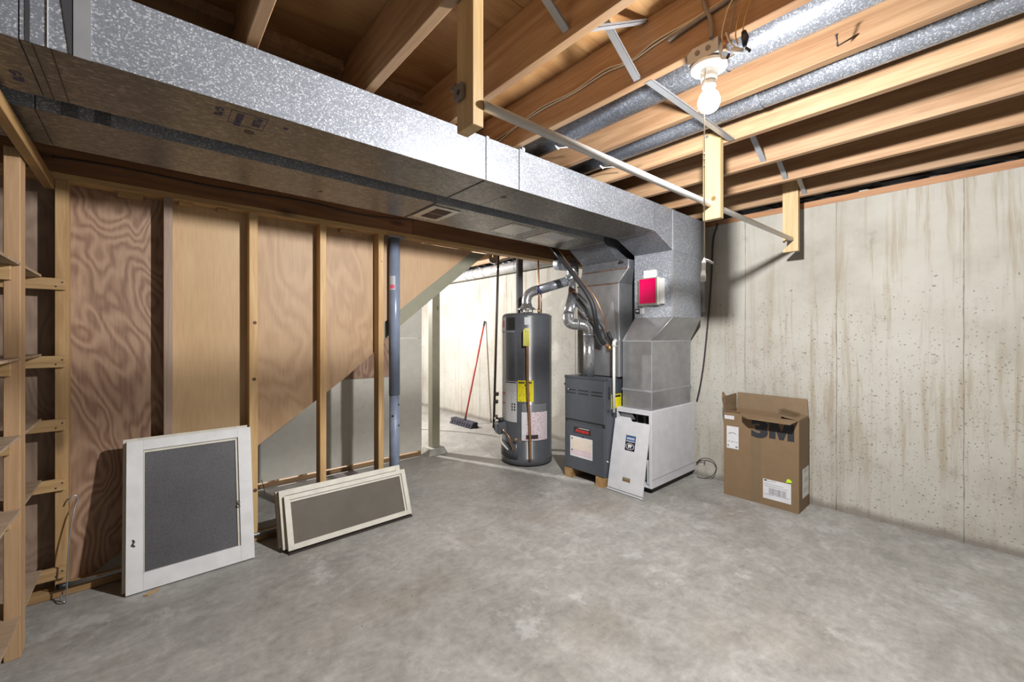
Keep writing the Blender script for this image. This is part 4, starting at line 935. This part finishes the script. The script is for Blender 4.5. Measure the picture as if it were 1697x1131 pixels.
# right-hand side of the cabinet
MB().box(FX0 + .05, FX0 + .075, FY0 - .0012, FY0 + .0005, .76, .87).build('side_slot', 'black', fu)
MB().tube([(FX0 + .16, FY0 + .0005, .86), (FX0 + .16, FY0 - .001, .86)], .06, 24).build('knockout_ring', 'black', fu)
MB().tube([(FX0 + .16, FY0 + .0005, .86), (FX0 + .16, FY0 - .0014, .86)], .055, 24).build('knockout', 'grey_paint', fu)
MB().tube([(FX0 + .05, FY0 + .001, .66), (FX0 + .05, FY0 - .002, .66)], .012, 12).build('grommet', 'black', fu)
yl = MB().box(FX0 + .09, FX0 + .24, FY0 - .0016, FY0 - .0003, .675, .80).build('caution_label', 'yellow', fu)
MB().box(FX0 + .10, FX0 + .23, FY0 - .0022, FY0 - .0015, .772, .79).build('caution_heading', 'ink', yl)
MB().tube([(FX0 + .02, FY0 + .001, .23), (FX0 + .02, FY0 - .02, .23)], .006, 8).build('thumb_screw', 'alu', fu)
MB().tube([(FX0 + .02, FY1, .86), (FX0 + .02, FY1 + .012, .86)], .012, 10).build('plug', 'black', fu)
for i, (y0, y1, lab) in enumerate(((2.515, 2.605, 'short wooden block under the left front corner of the furnace'), (2.155, 2.245, 'short wooden block under the right front corner of the furnace'))):
    m = MB().prism([(FX0 - .005, y0 + .012, 0), (FX0 - .005, y1 - .0, 0), (FX0 - .005, y1, FZ0 - .001), (FX0 - .005, y0, FZ0 - .001)], (.7, 0, 0)).build('wooden_block', 'pallet'); tag(m, lab, 'block', 'blocks under the furnace')

# refrigerant lines and condensate drain
rl = thing('refrigerant_line', (2.95, 2.3, 1.25), 'thick black insulated refrigerant line curving from the beam to the coil', 'pipe')
MB().tube(smoothpath([(2.86, 2.86, 2.35), (2.875, 2.66, 2.11), (2.89, 2.452, 1.871), (2.933, 2.282, 1.618), (2.965, 2.254, 1.405), (3.01, 2.245, 1.29), (3.06, 2.235, 1.245)], 6), .021, 14).build('insulation', 'rubber', rl)
MB().tube([(3.05, 2.237, 1.252), (3.12, 2.22, 1.205)], .013, 12).build('suction_stub', 'copper', rl)
MB().tube(smoothpath([(2.875, 2.60, 2.10), (2.905, 2.45, 1.89), (2.955, 2.28, 1.68), (3.0, 2.21, 1.50), (3.04, 2.19, 1.36), (3.07, 2.185, 1.30)], 6), .0055, 8).build('liquid_line', 'copper', rl)
MB().tube([(3.045, 2.19, 1.345), (3.11, 2.165, 1.235)], .016, 12).build('liquid_insulation', 'rubber', rl)
MB().tube([(3.08, 2.215, 1.215), (3.119, 2.20, 1.20)], .024, 12).build('brass_fitting', 'brass', rl)
MB().tube([(3.085, 2.165, 1.235), (3.119, 2.155, 1.23)], .020, 12).build('flange_ring', 'cream_paint', rl)
dr = thing('drain_pipe', (2.95, 2.08, .2), 'white plastic condensate drain dropping in front of the furnace side', 'pipe')
MB().tube([(3.09, 2.128, 1.255), (3.05, 2.118, 1.275), (3.03, 2.112, 1.26), (3.025, 2.11, 1.22)], .016, 12).build('trap', 'white_plastic', dr)
MB().tube([(3.025, 2.11, 1.22), (3.02, 2.108, .655)], .012, 12).build('pipe', 'white_plastic', dr)

# ================================================================== WHITE AIR-CLEANER CABINET
CX0, CX1, CY0, CY1, CZ0, CZ1 = 3.11, 3.88, 1.803, 2.143, .052, .688
wc = thing('air_cleaner_cabinet', (3.5, 1.97, CZ0), 'white enamelled cabinet with open front under the galvanised duct drop', 'cabinet')
t = .012
MB().box(CX0, CX1, CY0, CY0 + t, CZ0, CZ1, .002).build('side_panel', 'white_enamel', wc)
MB().box(CX0, CX1, CY1 - t, CY1, CZ0, CZ1, .002).build('side_panel', 'white_enamel', wc)
MB().box(CX0, CX1, CY0 + t, CY1 - t, CZ1 - t, CZ1, .002).build('top_panel', 'white_enamel', wc)
MB().box(CX0, CX1, CY0 + t, CY1 - t, CZ0, CZ0 + t, .002).build('bottom_panel', 'white_enamel', wc)
MB().box(CX1 - t, CX1, CY0 + t, CY1 - t, CZ0 + t, CZ1 - t).build('back_panel', 'white_enamel', wc)
MB().box(CX0 - .001, CX0 + .012, CY0 + t, CY1 - t, CZ1 - .035, CZ1 - t).build('front_lip', 'white_enamel', wc)
MB().box(CX0 - .001, CX0 + .012, CY0 + t, CY0 + .024, CZ0 + t, CZ1 - .035).build('front_lip', 'white_enamel', wc)
MB().box(CX0 + .10, CX1 - .03, CY0 + .03, CY1 - .03, CZ0 + .03, CZ1 - .05).build('filter_block', 'dark', wc)
for i in range(4): MB().box(CX0 + .085, CX0 + .099, CY0 + .03 + i * .075, CY0 + .05 + i * .075, CZ0 + .03, CZ1 - .06).build('filter_rib', 'ink_grey', wc)
MB().prism([(CX0 + .02, CY1 - .03, CZ1 - .04), (CX0 + .02, CY1 - .14, CZ1 - .04), (CX0 + .02, CY1 - .17, CZ1 - .09), (CX0 + .02, CY1 - .03, CZ1 - .10)], (.01, 0, 0)).build('baffle', 'steel', wc)
MB().box(CX0 + .03, CX0 + .06, CY0 + .03, CY0 + .06, CZ0 + .02, CZ0 + .22).build('wire_loom', 'paper', wc)
MB().box(CX0 + .001, CX1 - .001, CY0 - .0012, CY0 - .0001, CZ0 + .070, CZ0 + .073).build('fold_line', 'ink_grey', wc)
MB().box(CX0 + .06, CX1 - .02, CY0 + .03, CY1 - .03, 0, CZ0 - .0005).build('plinth', 'dark', wc)
# its door leaning against the front
PB, PT = Vector((2.968, 0, .004)), Vector((3.092, 0, .612))
Ud = (PT - PB); Hd = Ud.length; Ud.normalize(); Nd = Vector((Ud.z, 0, -Ud.x))   # to the back
PD = lambda y, h, d=0.0: PB + Ud * h + Nd * d + Vector((0, y, 0))
dp = thing('cabinet_door', (2.97, 1.97, 0), 'loose white door panel with bear emblem leaning against the white cabinet', 'door panel')
y0, y1 = 1.803, 2.140
MB().prism([PD(y0, .018), PD(y1, .018), PD(y1, Hd - .02), PD(y1 - .05, Hd + .004), PD(y1 - .145, Hd + .004), PD(y1 - .165, Hd - .025), PD(y0, Hd - .025)], Nd * .010).build('panel', 'white_enamel', dp)
MB().hexa([PD(y0, 0, -.004), PD(y1, 0, -.004), PD(y1, 0, .010), PD(y0, 0, .010)], [PD(y0, .013, -.004), PD(y1, .013, -.004), PD(y1, .013, .010), PD(y0, .013, .010)]).build('bottom_lip', 'white_enamel', dp)
MB().hexa([PD(y0 + .003, .013, .002), PD(y1 - .003, .013, .002), PD(y1 - .003, .013, .009), PD(y0 + .003, .013, .009)], [PD(y0 + .003, .018, .002), PD(y1 - .003, .018, .002), PD(y1 - .003, .018, .009), PD(y0 + .003, .018, .009)]).build('bottom_groove', 'black', dp)
def dplate(nm, mat, ya, yb, ha, hb, d0, d1, par): return MB().hexa([PD(ya, ha, d1), PD(yb, ha, d1), PD(yb, ha, d0), PD(ya, ha, d0)], [PD(ya, hb, d1), PD(yb, hb, d1), PD(yb, hb, d0), PD(ya, hb, d0)]).build(nm, mat, par)
eh = .352; yc = 1.965
em = dplate('emblem', 'navy', yc - .046, yc + .046, eh, eh + .125, -.002, 0, dp); part_label(em, 'navy and blue emblem with a white bear in an oval')
dplate('emblem_band', 'blue_band', yc - .042, yc + .042, eh + .082, eh + .120, -.0026, -.002, em)
dplate('emblem_line', 'paper', yc - .040, yc + .040, eh + .074, eh + .080, -.0026, -.002, em)
m = MB(); n = 28
for k in range(n):
    a = 2 * math.pi * k / n
    for r in (1, .88): m.v.append(tuple(PD(yc - math.cos(a) * .040 * r, eh + .036 + math.sin(a) * .028 * r, -.0027)))
for k in range(n): k2 = (k + 1) % n; m.f.append((2 * k, 2 * k2, 2 * k2 + 1, 2 * k + 1)); m.sm.append(False)
m.build('emblem_oval', 'paper', em)
bear = [(-.021, .008), (-.018, .014), (-.006, .017), (.004, .016), (.010, .018), (.016, .012), (.024, .008), (.023, .003), (.015, .002), (.010, -.003), (.012, -.016), (.004, -.016), (.002, -.006), (-.007, -.007), (-.008, -.016), (-.017, -.016), (-.018, -.004)]
MB().prism([PD(yc - a, eh + .036 + b, -.0024) for a, b in bear], Nd * -.0006).build('emblem_bear', 'paper', em)
dplate('emblem_lettering', 'label_small', yc - .036, yc + .036, eh + .093, eh + .107, -.0030, -.0026, em)
dplate('name_plate', 'brass', yc - .036, yc + .036, .098, .130, -.0016, 0, dp)
dplate('name_plate_print', 'ink_grey', yc - .030, yc + .030, .116, .122, -.0022, -.0016, dp)
# cords by the cabinet and wall
cd = MB().tube(smoothpath([(3.886, 1.60, 2.34), (3.886, 1.606, 2.30), (3.886, 1.638, 2.18), (3.886, 1.655, 1.80), (3.886, 1.687, 1.41), (3.886, 1.721, 1.07), (3.886, 1.754, .85), (3.884, 1.785, .70)], 5), .0075, 8).build('hanging_cord', 'cable_black'); tag(cd, 'black cord hanging down the concrete wall beside the duct drop', 'cord')
cd = MB().tube(smoothpath([(3.884, 1.790, .12), (3.86, 1.717, .181), (3.86, 1.635, .182), (3.86, 1.598, .125), (3.855, 1.625, .048), (3.845, 1.69, .006), (3.83, 1.76, .006)], 6), .0035, 6).build('cord_loop', 'cable_black'); tag(cd, 'thin dark cord looped at the floor right of the white cabinet', 'cord')
cd = MB().tube(smoothpath([(3.884, 1.790, .10), (3.865, 1.75, .15), (3.862, 1.70, .16), (3.865, 1.71, .13)], 6), .003, 6).build('cord_stub', 'cable_black'); tag(cd, 'short curled cord end inside the looped cord by the white cabinet', 'cord')
vp = MB().tube([(3.80, 1.696, 1.53), (3.80, 1.696, 2.36)], .024, 18).build('conduit', 'conduit'); tag(vp, 'pale vertical pipe between the duct drop and the concrete wall', 'pipe')

# ================================================================== CARDBOARD BOX
BX0, BX1, BY0, BY1, BZ = 3.605, 3.868, .90, 1.432, .688
cb = thing('cardboard_box', (3.735, 1.165, 0), 'tall open cardboard box with black 3M lettering against the concrete wall', 'box')
w = .005
MB().box(BX0, BX0 + w, BY0, BY1, 0, BZ).build('front_wall', 'card', cb)
MB().box(BX1 - w, BX1, BY0, BY1, 0, BZ).build('back_wall', 'card', cb)
MB().box(BX0 + w, BX1 - w, BY0, BY0 + w, 0, BZ - .001).build('side_wall', 'card', cb)
MB().box(BX0 + w, BX1 - w, BY1 - w, BY1, 0, BZ).build('side_wall', 'card', cb)
MB().box(BX0 + w, BX1 - w, BY0 + w, BY1 - w, .002, .008).build('bottom', 'card', cb)
def sheet(nm, mat, pts, th, par): return MB().prism([Vector(p) for p in pts], th).build(nm, mat, par)
sheet('back_flap', 'card_in', [(BX1 - .004, BY0 + .004, BZ), (BX1 - .004, BY1 - .004, BZ), (BX1 + .004, BY1 - .01, BZ + .136), (BX1 + .004, BY0 + .012, BZ + .132)], (.004, 0, 0), cb)
sheet('left_flap', 'card_in', [(BX0 + .004, BY1 - .003, BZ), (BX1 - .008, BY1 - .003, BZ), (BX1 - .006, BY1 - .005, BZ + .128), (BX0 + .07, BY1 + .008, BZ + .12), (BX0 + .05, BY1 + .02, BZ + .155), (BX0 + .028, BY1 + .022, BZ + .15), (BX0 + .008, BY1 + .015, BZ + .10)], (0, .004, 0), cb)
sheet('front_flap', 'card', [(BX0 + .002, BY1 - .14, BZ - .004), (BX0 + .002, BY0 + .004, BZ - .004), (BX0 - .112, BY0 + .028, BZ - .020), (BX0 - .120, BY1 - .22, BZ - .016), (BX0 - .08, BY1 - .165, BZ - .008)], (0, 0, .0045), cb)
sheet('front_flap', 'card', [(BX0 + .001, BY1 - .002, BZ - .001), (BX0 + .001, BY1 - .13, BZ - .001), (BX0 - .012, BY1 - .13, BZ + .004), (BX0 - .010, BY1 - .09, BZ + .010), (BX0 - .012, BY1 - .02, BZ + .006)], (0, 0, .004), cb)
sheet('right_flap', 'card_in', [(BX0 + .008, BY0 + .003, BZ - .001), (BX1 - .008, BY0 + .003, BZ - .001), (BX1 - .03, BY0 + .15, BZ + .035), (BX0 + .10, BY0 + .185, BZ + .018), (BX0 + .03, BY0 + .10, BZ + .006)], (0, 0, .004), cb)
for i in range(11):
    y = BY0 + .045 + i * .011; MB().box(BX0 + .07, BX1 - .05, y, y + .0035, BZ + .012 + (y - BY0) * .21, BZ + .0155 + (y - BY0) * .21).build('exposed_flute', 'card', cb)
fxx = BX0 - .0008
text('printed_logo', '3', .185, (fxx, 1.222, .525), (0, -1, 0), (0, 0, 1), 'ink', cb, bold=.011, width=.118, depth=.0004)
MB().prism([(fxx, 1.096, .525), (fxx, 1.052, .525), (fxx, 1.052, .60), (fxx, 1.028, .525), (fxx, .998, .525), (fxx, .974, .60), (fxx, .974, .525), (fxx, .930, .525), (fxx, .930, .654), (fxx, .990, .654), (fxx, 1.013, .584), (fxx, 1.036, .654), (fxx, 1.096, .654)], (-.0004, 0, 0)).build('printed_logo', 'ink', cb)
MB().box(fxx, fxx + .0006, 1.155, 1.225, 0.004, BZ - .05).build('packing_tape', 'tape', cb)
l1 = MB().box(fxx - .0006, fxx + .0006, 1.316, 1.408, .39, .572).build('shipping_label', 'paper', cb); part_label(l1, 'white label with a curved arrow')
MB().tube(smoothpath([(fxx - .0008, 1.385, .512), (fxx - .0008, 1.37, .519), (fxx - .0008, 1.35, .519), (fxx - .0008, 1.333, .510)], 4), .0018, 6).build('arrow_curve', 'ink', l1)
MB().tube([(fxx - .0008, 1.390, .514), (fxx - .0008, 1.385, .510)], .003, 6).build('arrow_head', 'ink', l1)
text('label_text', 'BFT 48WC7 R4', .018, (fxx - .0008, 1.396, .44), (0, -1, 0), (0, 0, 1), 'ink_grey', l1, width=.075, depth=.0002)
MB().box(fxx - .0009, fxx - .0006, 1.322, 1.34, .40, .415).build('label_mark', 'ink_grey', l1); MB().box(fxx - .0009, fxx - .0006, 1.39, 1.402, .405, .42).build('label_mark', 'ink_grey', l1)
MB().box(fxx - .0004, fxx + .0006, 1.350, 1.425, .628, .658).build('small_label', 'label_y', cb)
l2 = MB().box(fxx - .0006, fxx + .0006, .95, 1.138, .055, .205).build('address_label', 'paper', cb); part_label(l2, 'white address label with a barcode')
y = 1.098; random.seed(3)
while y > .985:
    ww = random.choice((.0012, .0022, .0035)); MB().box(fxx - .0010, fxx - .0006, y - ww, y, .095, .142).build('barcode_bar', 'ink_grey', l2); y -= ww + random.choice((.0012, .002, .003))
for z, a, b2 in ((.188, 1.115, 1.085), (.168, 1.13, 1.0), (.152, 1.13, .97), (.088, 1.13, 1.06), (.09, 1.05, .96), (.194, 1.08, 1.05)): MB().box(fxx - .0010, fxx - .0006, b2, a, z, z + .003).build('label_line', 'ink_grey', l2)
MB().box(fxx - .0011, fxx - .0006, 1.112, 1.13, .191, .201).build('label_mark', 'ink', l2)
MB().prism([(fxx, .985, .212), (fxx, .945, .219), (fxx, .948, .232), (fxx, .965, .243), (fxx, .975, .238)], (-.0007, 0, 0)).build('lime_sticker', 'lime', cb)
MB().box(BX0 + .09, BX1 - .01, BY0 - .0010, BY0 - .0001, .09, .31).build('side_label', 'label_x', cb)

# ================================================================== BACK ROOM
bm_ = thing('push_broom', (3.49, 5.03, 0), 'red handled push broom with black bristles leaning on the far concrete wall', 'broom')
MB().tube([(3.50, 5.02, .115), (3.859, 5.043, 1.48)], .013, 12).build('handle', 'broom_red', bm_)
MB().tube([(3.855, 5.0428, 1.466), (3.873, 5.044, 1.535)], .015, 12).build('handle_cap', 'black', bm_)
MB().tube([(3.484, 5.019, .055), (3.502, 5.02, .125)], .019, 12).build('ferrule', 'black', bm_)
hd = MB().prism([(3.43, 5.31, .052), (3.53, 5.31, .052), (3.52, 5.31, .082), (3.44, 5.31, .082)], (0, -.56, 0)).build('head', 'bristle', bm_)
for i in range(9): MB().hexa([(3.405, 5.305 - i * .0615, .0), (3.55, 5.305 - i * .0615, .0), (3.55, 5.255 - i * .0615, .0), (3.405, 5.255 - i * .0615, .0)], [(3.435, 5.30 - i * .0615, .0515), (3.525, 5.30 - i * .0615, .0515), (3.525, 5.26 - i * .0615, .0515), (3.435, 5.26 - i * .0615, .0515)]).build('bristle_tuft', 'bristle', bm_)
wp = thing('foil_pipe', (3.78, 5, 2.2), 'shiny foil wrapped pipe running along the top of the far concrete wall', 'duct')
MB().tube([(3.78, 2.75, 2.262), (3.78, 7.1, 2.262)], .072, 24).build('pipe', 'foil', wp)
for y in (5.35, 5.15, 4.9, 4.2): MB().tube([(3.78, y - .006, 2.262), (3.78, y + .006, 2.262)], .075, 24).build('band', 'galv_trim', wp)
for y in (5.28, 5.05): MB().tube(smoothpath([(3.70, y, 2.22), (3.695, y - .02, 2.30), (3.72, y - .05, 2.36)], 4), .003, 6).build('hanger_wire', 'steel', wp)
jb = thing('junction_box', (3.0, 4.3, 2.2), 'round metal junction box hanging near the gas pipe behind the beam', 'junction box')
MB().tube([(3.20, 3.99, 2.27), (3.24, 4.04, 2.27)], .06, 16).build('can', 'galv_shiny', jb)
MB().tube(smoothpath([(3.22, 4.0, 2.20), (3.28, 3.93, 2.25), (3.36, 3.86, 2.28), (3.45, 3.8, 2.36)], 5), .012, 8).build('cable', 'cable_white', jb)
MB().tube([(3.19, 3.98, 2.28), (3.22, 4.02, 2.36)], .012, 8).build('strap', 'brass', jb)
cb2 = MB().tube(smoothpath([(2.75, 5.4, .006), (3.0, 5.0, .006), (3.25, 4.6, .006), (3.4, 4.2, .006), (3.35, 3.9, .006)], 6), .004, 6).build('floor_cable', 'cable_grey'); tag(cb2, 'thin grey cable on the pale floor beyond the post', 'cable')

# ------------------------------------------------------------------ put the origin of single-mesh things at their base
for o in list(COL.objects):
    if o.type == 'MESH' and o.parent is None and o.get('kind') is None and not o.children:
        vs2 = [v.co for v in o.data.vertices]
        c = Vector(((min(v.x for v in vs2) + max(v.x for v in vs2)) / 2, (min(v.y for v in vs2) + max(v.y for v in vs2)) / 2, min(v.z for v in vs2)))
        o.data.transform(Matrix.Translation(-c)); o.location = c
